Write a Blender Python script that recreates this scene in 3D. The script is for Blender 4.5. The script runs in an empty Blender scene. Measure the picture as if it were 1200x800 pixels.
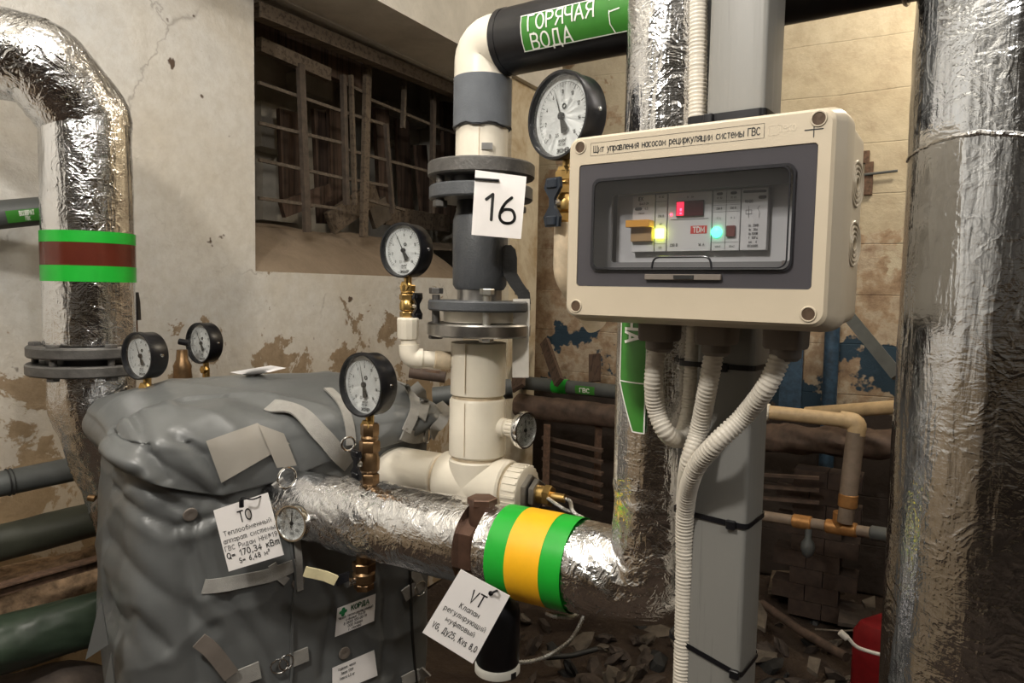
import bpy, bmesh, math, random
from mathutils import Vector, Matrix, noise
from mathutils.bvhtree import BVHTree
random.seed(7)
R = math.radians
V = Vector
C = bpy.context.scene.collection
sc = bpy.context.scene
# ---------------- camera ----------------
FPX, CAMH, PITCH, ROLL = 850.0, 1.4, R(4.2), R(1.1)
fw = V((0, math.cos(PITCH), -math.sin(PITCH))); up0 = V((0, math.sin(PITCH), math.cos(PITCH))); rt0 = V((1, 0, 0))
rt = rt0*math.cos(ROLL)+up0*math.sin(ROLL); up = up0*math.cos(ROLL)-rt0*math.sin(ROLL)
cd = bpy.data.cameras.new('camera'); cam = bpy.data.objects.new('camera', cd); C.objects.link(cam)
cd.sensor_width = 36; cd.lens = FPX/1200*36; cd.clip_start = .02
cam.matrix_world = Matrix(((rt.x, up.x, -fw.x, 0), (rt.y, up.y, -fw.y, 0), (rt.z, up.z, -fw.z, CAMH), (0, 0, 0, 1)))
sc.camera = cam
# ---------------- world, lights, exposure ----------------
w = bpy.data.worlds.new('world'); sc.world = w; w.use_nodes = True
w.node_tree.nodes['Background'].inputs[0].default_value = (.9, .85, .78, 1)
w.node_tree.nodes['Background'].inputs[1].default_value = .03
def area(name, loc, tgt, sx, sy, power, col):
    l = bpy.data.lights.new(name, 'AREA'); l.shape = 'RECTANGLE'; l.size = sx; l.size_y = sy; l.energy = power; l.color = col
    o = bpy.data.objects.new(name, l); C.objects.link(o); o.location = loc
    o.rotation_euler = (V(tgt)-V(loc)).to_track_quat('-Z', 'Y').to_euler(); return o
def bulb(name, loc, power, col, rad=.07):
    l = bpy.data.lights.new(name, 'POINT'); l.shadow_soft_size = rad; l.energy = power; l.color = col
    o = bpy.data.objects.new(name, l); C.objects.link(o); o.location = loc; return o
bulb('left_lamp_light', (-.72, .02, 2.42), 56, (1, .95, .87))
bulb('wall_fill_light', (-.3, .85, 2.82), 24, (1, .95, .88))  # added fill out of view, only there to brighten the left wall
bulb('side_lamp_light', (.75, -.8, 2.55), 30, (1, .95, .88))
bulb('far_lamp_light', (1.75, 2.5, 2.8), 32, (1, .88, .71), .09)
sc.view_settings.view_transform = 'Standard'; sc.view_settings.look = 'None'
sc.view_settings.gamma = 1; sc.view_settings.use_curve_mapping = False
sc.view_settings.exposure = 0.5

# ---------------- measuring helper: a sight line of the photo meets the depth Y in the room ----------------
def ray(x, y): return fw+rt*((x-600)/FPX)-up*((y-400)/FPX)
def at(x, y, Y):
    d = ray(x, y); return V((0, 0, CAMH))+d*(Y/d.y)
# main directions of the room
dW = V((.49, .872, 0)).normalized(); dB = V((.871, -.49, 0)).normalized()

# ---------------- materials ----------------
def newmat(name):
    m = bpy.data.materials.new(name); m.use_nodes = True
    nt = m.node_tree; return m, nt, nt.nodes['Principled BSDF']
def N(nt, t, **k):
    n = nt.nodes.new(t)
    for a, b in k.items():
        if a.startswith('_'): setattr(n, a[1:], b)
        else: n.inputs[a.replace('__', ' ')].default_value = b
    return n
def coords(nt, scale=(1, 1, 1), rot=(0, 0, 0), kind='Object'):
    tc = N(nt, 'ShaderNodeTexCoord'); mp = N(nt, 'ShaderNodeMapping'); mp.inputs['Scale'].default_value = scale
    mp.inputs['Rotation'].default_value = rot
    nt.links.new(tc.outputs[kind], mp.inputs[0]); return mp.outputs[0]
def ramp(nt, src, stops, interp='LINEAR'):
    r = N(nt, 'ShaderNodeValToRGB'); e = r.color_ramp.elements; r.color_ramp.interpolation = interp
    while len(e) < len(stops): e.new(.5)
    for i, (p, c) in enumerate(stops):
        e[i].position = p; e[i].color = (*c, 1) if len(c) == 3 else c
    nt.links.new(src, r.inputs[0]); return r.outputs[0]
def nz(nt, vec, scale, detail=4, rough=.6, dist=0):
    n = N(nt, 'ShaderNodeTexNoise', Scale=scale, Detail=detail, Roughness=rough, Distortion=dist); nt.links.new(vec, n.inputs['Vector']); return n.outputs['Fac']
def mix(nt, f, a, b, blend='MIX'):
    m = N(nt, 'ShaderNodeMix', _data_type='RGBA', _blend_type=blend)
    for s, v in ((0, f), (6, a), (7, b)):
        if hasattr(v, 'links'): nt.links.new(v, m.inputs[s])
        else: m.inputs[s].default_value = (*v, 1) if isinstance(v, tuple) else v
    return m.outputs[2]
def bump(nt, b, h, strength, dist=.01):
    n = N(nt, 'ShaderNodeBump', Strength=strength, Distance=dist); nt.links.new(h, n.inputs['Height'])
    prev = b.inputs['Normal'].links
    if prev: nt.links.new(prev[0].from_socket, n.inputs['Normal'])
    nt.links.new(n.outputs[0], b.inputs['Normal'])
def plain(name, col, rough=.5, metal=0, var=.15, sc_=30, bmp=.05, em=None, ems=0, spec=.5, bscale=200):
    m, nt, b = newmat(name)
    v = coords(nt)
    f = nz(nt, v, sc_, 5)
    c = ramp(nt, f, [(.3, tuple(x*(1-var) for x in col)), (.7, tuple(min(1, x*(1+var)) for x in col))])
    nt.links.new(c, b.inputs['Base Color'])
    b.inputs['Roughness'].default_value = rough; b.inputs['Metallic'].default_value = metal
    b.inputs['Specular IOR Level'].default_value = spec
    if bmp: bump(nt, b, nz(nt, v, bscale, 3), bmp, .002)
    if em: b.inputs['Emission Color'].default_value = (*em, 1); b.inputs['Emission Strength'].default_value = ems
    return m
def foilmat(name, along=2, rotz=0, streak=.5, weave=.5, crump=.3, rough=.14, col=(.83, .83, .84)):
    """aluminium foil: folds run along the pipe (axis along after turning by rotz), the weave across it"""
    m, nt, b = newmat(name)
    b.inputs['Metallic'].default_value = 1
    v2 = coords(nt); vr = coords(nt, (1, 1, 1), (0, 0, rotz)) if rotz else v2
    def sc3(k, a):
        mp = N(nt, 'ShaderNodeMapping'); q = [k]*3; q[along] = a; mp.inputs['Scale'].default_value = q; nt.links.new(vr, mp.inputs[0]); return mp.outputs[0]
    folds = nz(nt, sc3(26, 3.5), 1, 3, .55, .4)
    fold2 = nz(nt, sc3(85, 10), 1, 3, .6, .5)
    weav = nz(nt, sc3(45, 330), 1, 2, .6)
    def ridge(k, s=(1, 1, 1)): return ramp(nt, nz(nt, coords(nt, s), k, 3, .55, .8), [(.40, (0, 0, 0)), (.5, (1, 1, 1)), (.60, (0, 0, 0))])
    r1 = ridge(26); r2 = ridge(70)
    msk = ramp(nt, nz(nt, v2, 5, 3, .6), [(.4, (.25,)*3), (.62, (1, 1, 1))])
    mm = N(nt, 'ShaderNodeMath', _operation='MULTIPLY'); nt.links.new(r1, mm.inputs[0]); nt.links.new(msk, mm.inputs[1])
    bump(nt, b, folds, streak, .006); bump(nt, b, fold2, streak, .0016); bump(nt, b, mm.outputs[0], crump, .0035); bump(nt, b, r2, crump*.7, .0012)
    bump(nt, b, weav, weave, .0004)
    rr = ramp(nt, nz(nt, v2, 14, 4), [(.35, (rough*.75,)*3), (.7, (rough*1.7,)*3)])
    nt.links.new(rr, b.inputs['Roughness'])
    cc = ramp(nt, nz(nt, v2, 6, 3), [(.3, tuple(x*.86 for x in col)), (.7, col)]); nt.links.new(cc, b.inputs['Base Color'])
    return m
def thinglass(name, tint=(1, 1, 1), gloss=.06, rough=.02, bmp=0, haze=0, hcol=(.1, .1, .1)):
    m = bpy.data.materials.new(name); m.use_nodes = True; nt = m.node_tree; nt.nodes.clear()
    out = N(nt, 'ShaderNodeOutputMaterial'); t = N(nt, 'ShaderNodeBsdfTransparent'); g = N(nt, 'ShaderNodeBsdfGlossy', Roughness=rough)
    t.inputs[0].default_value = (*tint, 1)
    fr = N(nt, 'ShaderNodeLayerWeight', Blend=.25); mx = N(nt, 'ShaderNodeMixShader')
    mm = N(nt, 'ShaderNodeMath', _operation='MULTIPLY_ADD'); mm.inputs[1].default_value = .1; mm.inputs[2].default_value = gloss
    nt.links.new(fr.outputs['Fresnel'], mm.inputs[0]); nt.links.new(mm.outputs[0], mx.inputs[0]); nt.links.new(t.outputs[0], mx.inputs[1]); nt.links.new(g.outputs[0], mx.inputs[2])
    if bmp:
        bp = N(nt, 'ShaderNodeBump', Strength=bmp, Distance=.001); nt.links.new(nz(nt, coords(nt), 500, 2), bp.inputs['Height']); nt.links.new(bp.outputs[0], g.inputs['Normal'])
    if haze:
        df = N(nt, 'ShaderNodeBsdfDiffuse'); df.inputs[0].default_value = (*hcol, 1); m2 = N(nt, 'ShaderNodeMixShader'); m2.inputs[0].default_value = haze
        nt.links.new(t.outputs[0], m2.inputs[1]); nt.links.new(df.outputs[0], m2.inputs[2]); nt.links.new(m2.outputs[0], mx.inputs[1])
    nt.links.new(mx.outputs[0], out.inputs[0]); return m

M = {}
M['foil'] = foilmat('foil', 2, 0, .2, .25, .42, .14)
M['foil_v'] = foilmat('foil_vertical', 2, 0, .75, .8, .2, .12)
M['foil_big'] = foilmat('foil_big', 2, 0, .5, .35, .12, .1, (.72, .75, .8))
M['foil_net'] = foilmat('foil_net', 0, math.atan2(.49, .871), .3, .8, .2, .16)
M['green'] = plain('green_tape', (.012, .36, .03), .32, bmp=.02, var=.06, bscale=40)
M['brown'] = plain('brown_tape', (.09, .018, .01), .22, bmp=.02, var=.12)
M['yellow'] = plain('yellow_tape', (.85, .44, .012), .38, bmp=.03, var=.05)
M['lgreen'] = plain('label_green', (.045, .21, .03), .3, bmp=.02, var=.1, bscale=40)
M['white'] = plain('white_print', (.8, .8, .75), .45, bmp=0, var=.03)
M['paper'] = plain('laminated_paper', (.88, .85, .84), .28, bmp=.02, var=.02, bscale=20)
M['ink'] = plain('black_print', (.012, .012, .012), .5, bmp=0, var=0)
M['grayink'] = plain('grey_print', (.1, .1, .1), .5, bmp=0, var=0)
M['pp'] = plain('cream_plastic_pipe', (.72, .665, .56), .38, var=.1, sc_=7, bmp=.04)
M['ppd'] = plain('dirty_plastic_pipe', (.55, .45, .32), .5, var=.35, sc_=25, bmp=.1)
M['rubber'] = plain('grey_foam_wrap', (.115, .125, .14), .85, var=.1, bmp=.4, bscale=500)
M['blackpipe'] = plain('black_wrap', (.011, .011, .013), .3, var=.3, bmp=.15, bscale=25)
M['cast'] = plain('grey_enamel_cast_iron', (.075, .08, .088), .42, var=.12, bmp=.35, bscale=260)
M['flange'] = plain('dark_flange_iron', (.1, .095, .09), .48, metal=.35, var=.3, bmp=.5, bscale=120)
M['steel'] = plain('machined_steel', (.42, .41, .4), .3, metal=1, var=.25, bmp=.15, bscale=90)
M['zinc'] = plain('zinc_bolts', (.5, .49, .46), .35, metal=.9, var=.2, bmp=.1)
M['brass'] = plain('brass', (.6, .4, .15), .3, metal=1, var=.2, bmp=.15, bscale=90)
M['bronze'] = plain('dull_bronze', (.27, .17, .09), .38, metal=.95, var=.3, bmp=.2, bscale=90)
M['darkbronze'] = plain('dark_brown_bronze', (.11, .06, .04), .5, metal=.5, var=.3, bmp=.3, bscale=90)
M['black'] = plain('black_plastic', (.007, .007, .009), .33, spec=.4, bmp=.03, var=.1)
M['bluehandle'] = plain('blue_black_handle', (.007, .013, .024), .35, bmp=.05, var=.3)
M['chrome'] = plain('chrome', (.8, .8, .8), .12, metal=1, var=.05, bmp=.02)
M['dial'] = plain('dial_white', (.92, .92, .92), .5, bmp=0, var=.02)
M['glass'] = thinglass('gauge_glass', (.97, .98, .98), .03)
M['lever'] = plain('white_lever_sleeve', (.6, .57, .52), .5, var=.12, bmp=.1)
M['ylever'] = plain('yellow_white_lever', (.62, .55, .34), .5, var=.15, bmp=.1)
def fabric(name, col, rough=.42):
    m, nt, b = newmat(name); v = coords(nt)
    c = ramp(nt, nz(nt, v, 5, 5, .6), [(.3, tuple(x*.88 for x in col)), (.7, tuple(x*1.1 for x in col))])
    nt.links.new(c, b.inputs['Base Color']); b.inputs['Roughness'].default_value = rough
    bump(nt, b, nz(nt, coords(nt, (1, 1, 1)), 9, 3, .45, .4), .25, .012); bump(nt, b, nz(nt, v, 900, 2), .25, .0004)
    return m
M['bag'] = fabric('grey_coated_fabric', (.115, .12, .12), .36)
M['web'] = plain('grey_webbing', (.3, .29, .27), .6, var=.15, bmp=.6, bscale=700)
M['taupe'] = fabric('taupe_flap_fabric', (.27, .25, .22), .4)
M['box'] = plain('beige_enclosure_plastic', (.52, .45, .345), .36, var=.02, bmp=.03, bscale=300)
M['boxd'] = plain('grey_enclosure_inside', (.2, .2, .2), .5, var=.03, bmp=0)
M['gland'] = plain('grey_rubber_gland', (.17, .145, .125), .6, var=.1, bmp=.1)
M['smoke'] = thinglass('smoked_door', (.42, .42, .45), .03, .16, .25, .72, (.095, .09, .1))
M['smoke_clear'] = thinglass('smoked_clear_window', (.8, .8, .82), .03, .04, 0, .05, (.3, .3, .31))
M['smoke_edge'] = plain('dark_window_lip', (.02, .02, .024), .25, bmp=0, var=0)
M['conduit'] = plain('corrugated_conduit', (.62, .575, .5), .42, var=.06, bmp=.03)
def streaky(name, col, dark, rough=.45, sx=60, th=.35, axis=2, bs=.2):
    m, nt, b = newmat(name)
    s = [sx]*3; s[axis] = sx*.03
    f = nz(nt, coords(nt, tuple(s)), 1, 4, .65)
    f2 = nz(nt, coords(nt, (3, 3, 3)), 1, 4)
    c = ramp(nt, f, [(th-.08, dark), (th+.06, col)]); c = mix(nt, f2, c, tuple(x*.75 for x in col), 'MIX') if False else c
    nt.links.new(c, b.inputs['Base Color']); b.inputs['Roughness'].default_value = rough
    bump(nt, b, f, bs, .003); return m
M['post'] = streaky('grey_painted_steel', (.195, .192, .18), (.11, .11, .105), .45, 90, .32)
M['woodbar'] = plain('old_dark_bar', (.075, .056, .042), .8, var=.35, sc_=40, bmp=.5, bscale=120)
M['wood'] = streaky('dry_wood', (.12, .09, .062), (.05, .033, .022), .8, 70, .45, 0, .6)
M['woodv'] = streaky('dark_old_wood', (.085, .052, .035), (.03, .018, .012), .85, 60, .45, 2, .6)
M['rust'] = plain('rusty_iron', (.11, .062, .038), .8, var=.5, sc_=60, bmp=.6, bscale=150)
M['rustlight'] = plain('ochre_painted_bar', (.1, .078, .058), .8, var=.4, sc_=80, bmp=.6, bscale=150)
M['greypipe'] = plain('grey_foam_pipe', (.075, .08, .078), .55, var=.2, sc_=12, bmp=.15, bscale=60)
M['olive'] = plain('olive_wrapped_pipe', (.036, .038, .026), .55, var=.3, sc_=10, bmp=.3, bscale=40)
M['teal'] = plain('dark_green_film', (.026, .04, .026), .33, var=.4, sc_=7, bmp=.7, bscale=18)
M['peel'] = plain('crumbling_rust_insulation', (.3, .2, .12), .95, var=.55, sc_=45, bmp=1, bscale=90)
M['hole'] = plain('brown_recess', (.17, .11, .07), .6, bmp=0)
M['tanpipe'] = plain('tan_painted_pipe', (.5, .36, .2), .5, var=.2, sc_=25, bmp=.15)
M['tandark'] = plain('grey_brown_pipe', (.2, .15, .11), .6, var=.2, sc_=25, bmp=.2)
M['copper'] = plain('orange_brass_fitting', (.5, .25, .09), .4, metal=.6, var=.25, bmp=.2)
M['brownpipe'] = plain('rusty_brown_pipe', (.085, .055, .04), .7, var=.5, sc_=18, bmp=.5, bscale=60)
M['stone'] = plain('rubble_stone', (.06, .045, .036), .9, var=.4, sc_=20, bmp=.7, bscale=60)
M['stonel'] = plain('pale_rubble', (.11, .09, .07), .9, var=.3, sc_=20, bmp=.7, bscale=60)
M['brick'] = plain('dim_red_brick', (.045, .028, .02), .9, var=.35, sc_=25, bmp=.7, bscale=60)
M['red'] = plain('red_plastic', (.2, .009, .012), .35, var=.15, bmp=.05)
M['blue'] = plain('chipped_blue_paint', (.03, .065, .11), .6, var=.5, sc_=30, bmp=.3)
M['scrap'] = plain('black_scrap', (.018, .018, .018), .6, var=.4, bmp=.5, bscale=60)
M['braid'] = plain('steel_braid', (.55, .55, .54), .3, metal=1, var=.4, sc_=500, bmp=.6, bscale=900)
M['tin'] = plain('tinted_led_window', (.07, .01, .012), .25, bmp=0, var=0)
M['ledr'] = plain('red_led', (.6, .02, .05), .4, bmp=0, em=(1, .03, .06), ems=9)
M['ledrd'] = plain('red_display_glow', (.3, .01, .02), .4, bmp=0, em=(1, .02, .06), ems=1.6)
M['ledy'] = plain('yellow_led', (.7, .8, .1), .4, bmp=0, em=(.85, 1, .12), ems=7)
M['ledg'] = plain('green_led', (.1, .9, .5), .4, bmp=0, em=(.05, 1, .42), ems=5)
M['brk'] = plain('breaker_plastic', (.62, .62, .62), .45, var=.02, bmp=.02)
M['amber'] = plain('amber_toggle', (.75, .36, .05), .35, var=.05, bmp=.02)
M['tomred'] = plain('red_print', (.6, .06, .05), .5, bmp=0, var=0)
M['sqbrown'] = plain('dark_red_lamp', (.16, .05, .045), .4, bmp=0, var=0)

def wallmat(name, kind):
    m, nt, b = newmat(name)
    v = coords(nt); sep = N(nt, 'ShaderNodeSeparateXYZ'); nt.links.new(v, sep.inputs[0])
    big = nz(nt, v, 1.6, 6, .62, .4); mid = nz(nt, v, 5, 6, .65, .3); fine = nz(nt, v, 28, 5, .7)
    if kind == 'left':
        plaster = ramp(nt, big, [(.3, (.56, .51, .43)), (.5, (.62, .6, .56)), (.7, (.55, .55, .54))])
        plaster = mix(nt, ramp(nt, fine, [(.4, (.0,)*3), (.65, (.35,)*3)]), plaster, (.42, .38, .32))
        bare = ramp(nt, fine, [(.3, (.2, .15, .1)), (.7, (.34, .26, .18))])
        # peeled patches: more of them low on the wall
        ml = N(nt, 'ShaderNodeMapRange'); nt.links.new(sep.outputs[2], ml.inputs[0])
        for i, q in zip((1, 2, 3, 4), (.9, 1.6, .12, -.16)): ml.inputs[i].default_value = q
        ad = N(nt, 'ShaderNodeMath', _operation='ADD'); nt.links.new(mid, ad.inputs[0]); nt.links.new(ml.outputs[0], ad.inputs[1])
        mask = ramp(nt, ad.outputs[0], [(.565, (0, 0, 0)), (.585, (1, 1, 1))])
        c = mix(nt, mask, plaster, bare)
        # brownish tint of the part nearest the camera and lower down
        lo = N(nt, 'ShaderNodeMapRange'); nt.links.new(sep.outputs[2], lo.inputs[0])
        for i, q in zip((1, 2, 3, 4), (.75, 1.3, 1, 0)): lo.inputs[i].default_value = q
        c = mix(nt, lo.outputs[0], c, mix(nt, .55, c, (.36, .25, .13)))
        spk = nz(nt, v, 16, 3, .5); c = mix(nt, ramp(nt, spk, [(.70, (0, 0, 0)), (.74, (1, 1, 1))]), c, (.1, .07, .05))
        vz = N(nt, 'ShaderNodeTexVoronoi', _feature='DISTANCE_TO_EDGE', Scale=1.5); nt.links.new(mix(nt, .22, v, nz(nt, v, 4, 5)), vz.inputs['Vector'])
        crk = ramp(nt, vz.outputs['Distance'], [(0, (1, 1, 1)), (.005, (0, 0, 0))]); cm = N(nt, 'ShaderNodeMath', _operation='MULTIPLY'); nt.links.new(crk, cm.inputs[0])
        nt.links.new(ramp(nt, nz(nt, v, 2.3, 2), [(.5, (0, 0, 0)), (.58, (.45,)*3)]), cm.inputs[1]); c = mix(nt, cm.outputs[0], c, (.15, .12, .1))
        nt.links.new(c, b.inputs['Base Color'])
        bump(nt, b, mask, -.5, .006); bump(nt, b, mid, .5, .02); bump(nt, b, fine, .5, .005); bump(nt, b, cm.outputs[0], -.6, .005)
    elif kind == 'back':
        plaster = ramp(nt, big, [(.3, (.47, .4, .28)), (.7, (.56, .5, .38))]); plaster = mix(nt, ramp(nt, nz(nt, v, 8, 6, .7), [(.42, (0, 0, 0)), (.66, (.7,)*3)]), plaster, (.36, .29, .2))
        bare = ramp(nt, nz(nt, v, 9, 5, .65), [(.3, (.2, .13, .085)), (.48, (.36, .26, .17)), (.56, (.46, .38, .28)), (.72, (.27, .18, .12))])
        ml = N(nt, 'ShaderNodeMapRange'); nt.links.new(sep.outputs[2], ml.inputs[0])
        for i, q in zip((1, 2, 3, 4), (1.35, 2.1, .26, -.26)): ml.inputs[i].default_value = q
        ad = N(nt, 'ShaderNodeMath', _operation='ADD'); nt.links.new(mid, ad.inputs[0]); nt.links.new(ml.outputs[0], ad.inputs[1])
        mx_ = N(nt, 'ShaderNodeMapRange'); nt.links.new(sep.outputs[0], mx_.inputs[0])
        for i, q in zip((1, 2, 3, 4), (.3, 1.1, .3, 0)): mx_.inputs[i].default_value = q
        ad2 = N(nt, 'ShaderNodeMath', _operation='ADD'); nt.links.new(ad.outputs[0], ad2.inputs[0]); nt.links.new(mx_.outputs[0], ad2.inputs[1]); ad = ad2
        mask = ramp(nt, ad.outputs[0], [(.53, (0, 0, 0)), (.56, (1, 1, 1))])
        c = mix(nt, mask, plaster, bare)
        # old blue paint left in patches between 0.75 and 1.25 m
        bz = N(nt, 'ShaderNodeMapRange'); nt.links.new(sep.outputs[2], bz.inputs[0])
        for i, q in zip((1, 2, 3, 4), (1.12, 1.38, .0, .4)): bz.inputs[i].default_value = q
        sb = N(nt, 'ShaderNodeMath', _operation='SUBTRACT'); nt.links.new(nz(nt, v, 3.3, 5, .6), sb.inputs[0]); nt.links.new(bz.outputs[0], sb.inputs[1])
        c = mix(nt, ramp(nt, sb.outputs[0], [(.50, (0, 0, 0)), (.52, (1, 1, 1))]), c, (.03, .055, .08))
        # near-black brown on the foot of the wall, uneven upper edge
        lo = N(nt, 'ShaderNodeMath', _operation='ADD'); nt.links.new(sep.outputs[2], lo.inputs[0])
        s2 = N(nt, 'ShaderNodeMath', _operation='MULTIPLY'); nt.links.new(mid, s2.inputs[0]); s2.inputs[1].default_value = .25; nt.links.new(s2.outputs[0], lo.inputs[1])
        c = mix(nt, ramp(nt, lo.outputs[0], [(.0, (1, 1, 1)), (.96, (1, 1, 1)), (1.0, (0, 0, 0))]), c, (.045, .034, .028))
        nt.links.new(c, b.inputs['Base Color'])
        wv = N(nt, 'ShaderNodeTexWave', _wave_type='BANDS', _bands_direction='Z', _wave_profile='SAW', Scale=1.35, Distortion=.6, Detail=3); nt.links.new(v, wv.inputs['Vector'])
        bump(nt, b, ramp(nt, wv.outputs['Fac'], [(0, (0, 0, 0)), (.02, (1, 1, 1)), (.985, (.9, .9, .9)), (1, (0, 0, 0))]), .5, .006)
        bump(nt, b, mid, .6, .02); bump(nt, b, fine, .5, .005)
    elif kind == 'pilaster':
        c = ramp(nt, mid, [(.35, (.42, .32, .2)), (.55, (.62, .55, .42)), (.8, (.66, .6, .48))]); nt.links.new(c, b.inputs['Base Color']); bump(nt, b, mid, .4, .02)
    elif kind == 'ceiling':
        c = ramp(nt, mid, [(.3, (.5, .48, .43)), (.6, (.66, .63, .57))]); nt.links.new(c, b.inputs['Base Color']); bump(nt, b, mid, .4, .02); bump(nt, b, fine, .3, .003)
    elif kind == 'dirt':
        c = ramp(nt, mid, [(.3, (.03, .02, .015)), (.6, (.065, .045, .032)), (.8, (.1, .07, .05))]); c = mix(nt, ramp(nt, fine, [(.4, (0, 0, 0)), (.7, (.6,)*3)]), c, (.045, .03, .022))
        nt.links.new(c, b.inputs['Base Color']); bump(nt, b, fine, 1, .02)
    elif kind == 'pit':
        c = ramp(nt, mid, [(.3, (.34, .31, .26)), (.6, (.5, .47, .41))]); nt.links.new(c, b.inputs['Base Color']); bump(nt, b, mid, .5, .02)
    elif kind == 'sill':
        c = ramp(nt, mid, [(.3, (.18, .135, .095)), (.7, (.28, .22, .16))]); nt.links.new(c, b.inputs['Base Color']); bump(nt, b, mid, .6, .03); bump(nt, b, fine, .5, .006)
    b.inputs['Roughness'].default_value = .85; b.inputs['Specular IOR Level'].default_value = .25
    return m
for k in ('left', 'back', 'pilaster', 'ceiling', 'dirt', 'pit', 'sill'): M['w_'+k] = wallmat('wall_surface_'+k, k)

# ---------------- mesh builder ----------------
def basis(d, ref=None):
    d = d.normalized(); ref = ref or (V((0, 0, 1)) if abs(d.z) < .9 else V((1, 0, 0)))
    a = (ref-d*ref.dot(d)).normalized(); return a, d.cross(a)
class B:
    def __init__(s): s.v = []; s.f = []
    def vert(s, p): s.v.append(V(p)); return len(s.v)-1
    def grid(s, rows, closed=False, cap0=False, cap1=False):
        n = len(rows[0]); base = len(s.v)
        for r in rows: s.v.extend(V(p) for p in r)
        for i in range(len(rows)-1):
            for j in range(n if closed else n-1):
                a = base+i*n+j; b = base+i*n+(j+1) % n; s.f.append((a, b, b+n, a+n))
        if cap0: s.f.append(tuple(base+j for j in range(n))[::-1])
        if cap1: s.f.append(tuple(base+(len(rows)-1)*n+j for j in range(n)))
        return s
    def tube(s, pts, r, n=16, cap=True, closed=False, ref=None, squash=None):
        pts = [V(p) for p in pts]; rows = []; m = len(pts); a = None; acc = 0
        for i, p in enumerate(pts):
            q0 = pts[i-1] if i > 0 else (pts[-1] if closed else p); q1 = pts[i+1] if i < m-1 else (pts[0] if closed else p)
            t = (q1-q0).normalized()
            if a is None: a, _ = basis(t, ref)
            a = (a-t*a.dot(t)).normalized(); b = t.cross(a)
            row = []
            for j in range(n):
                th = 2*math.pi*j/n
                rr = r(i, th, p, i/(m-1)) if callable(r) else (r[i] if isinstance(r, (list, tuple)) else r)
                row.append(p+(a*math.cos(th)+b*math.sin(th)*(squash or 1))*rr)
            rows.append(row)
        if closed: rows.append(rows[0])
        return s.grid(rows, True, cap and not closed, cap and not closed)
    def lathe(s, prof, o, d, n=32, ref=None, flat=0, ph=0):
        o = V(o); d = V(d).normalized(); a, b = basis(d, ref)
        rows = [[o+d*h+(a*math.cos(2*math.pi*j/n+ph)+b*math.sin(2*math.pi*j/n+ph))*max(r, 1e-5) for j in range(n)] for r, h in prof]
        return s.grid(rows, True, prof[0][0] > 1e-4, prof[-1][0] > 1e-4)
    def cyl(s, p0, p1, r, n=24, bev=0, r1=None):
        p0 = V(p0); d = V(p1)-p0; L = d.length; r1 = r if r1 is None else r1
        pr = [(r-bev, 0), (r, bev), (r1, L-bev), (r1-bev, L)] if bev else [(r, 0), (r1, L)]
        return s.lathe(pr, p0, d, n)
    def box(s, c, sz, ax=None, bev=0):
        c = V(c); X, Y, Z = ax or (V((1, 0, 0)), V((0, 1, 0)), V((0, 0, 1))); h = [q/2 for q in sz]
        if not bev:
            base = len(s.v)
            for x, y, z in ((-1, -1, -1), (1, -1, -1), (1, 1, -1), (-1, 1, -1), (-1, -1, 1), (1, -1, 1), (1, 1, 1), (-1, 1, 1)):
                s.v.append(c+X*h[0]*x+Y*h[1]*y+Z*h[2]*z)
            for f in ((3, 2, 1, 0), (4, 5, 6, 7), (0, 1, 5, 4), (1, 2, 6, 5), (2, 3, 7, 6), (3, 0, 4, 7)): s.f.append(tuple(base+i for i in f))
            return s
        # rounded prism along Z with small edge bevel
        def ring(ins, z): return [c+X*x+Y*y+Z*z for x, y in rrect(h[0]-ins, h[1]-ins, max(bev-ins, bev*.3), 3)]
        e = min(bev*.5, h[2]*.4)
        return s.grid([ring(e, -h[2]), ring(0, -h[2]+e), ring(0, h[2]-e), ring(e, h[2])], True, True, True)
    def quad(s, a, b, c, d): base = len(s.v); s.v += [V(a), V(b), V(c), V(d)]; s.f.append((base, base+1, base+2, base+3)); return s
    def slab(s, pts, nrm, t):
        """polygon with thickness t against nrm"""
        base = len(s.v); n = len(pts); pts = [V(p) for p in pts]; nrm = V(nrm).normalized()
        s.v += pts+[p-nrm*t for p in pts]; s.f.append(tuple(base+i for i in range(n))); s.f.append(tuple(base+n+i for i in range(n))[::-1])
        for i in range(n): j = (i+1) % n; s.f.append((base+i, base+n+i, base+n+j, base+j))
        return s
    def ribbon(s, pts, wd, w, t=.0015, nrm=None):
        """strap: pts centre line, wd width direction (vector or list)"""
        pts = [V(p) for p in pts]; rows = []
        for i, p in enumerate(pts):
            tg = (pts[min(i+1, len(pts)-1)]-pts[max(i-1, 0)]).normalized()
            d = V(wd[i] if isinstance(wd, list) else wd); d = (d-tg*d.dot(tg)).normalized(); k = tg.cross(d)*t
            rows.append([p-d*w/2-k, p-d*w/2+k, p+d*w/2+k, p+d*w/2-k])
        return s.grid(rows, True, True, True)
    def ico(s, c, r, sub=2, amp=.25, seed=0, sq=(1, 1, 1), fr=1.3):
        bm = bmesh.new(); bmesh.ops.create_icosphere(bm, subdivisions=sub, radius=1); base = len(s.v)
        for v in bm.verts:
            n = noise.noise(v.co*fr+V((seed*3.1, seed*1.7, seed))); q = v.co*(1+amp*n*2)
            s.v.append(V(c)+V((q.x*sq[0], q.y*sq[1], q.z*sq[2]))*r)
        for f in bm.faces: s.f.append(tuple(base+v.index for v in f.verts))
        bm.free(); return s
def rrect(hx, hy, r, n=4):
    out = []
    for cx, cy, a0 in ((hx-r, hy-r, 0), (-hx+r, hy-r, 90), (-hx+r, -hy+r, 180), (hx-r, -hy+r, 270)):
        for k in range(n+1):
            a = R(a0+90*k/n); out.append((cx+r*math.cos(a), cy+r*math.sin(a)))
    return out
MW = {}
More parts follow.
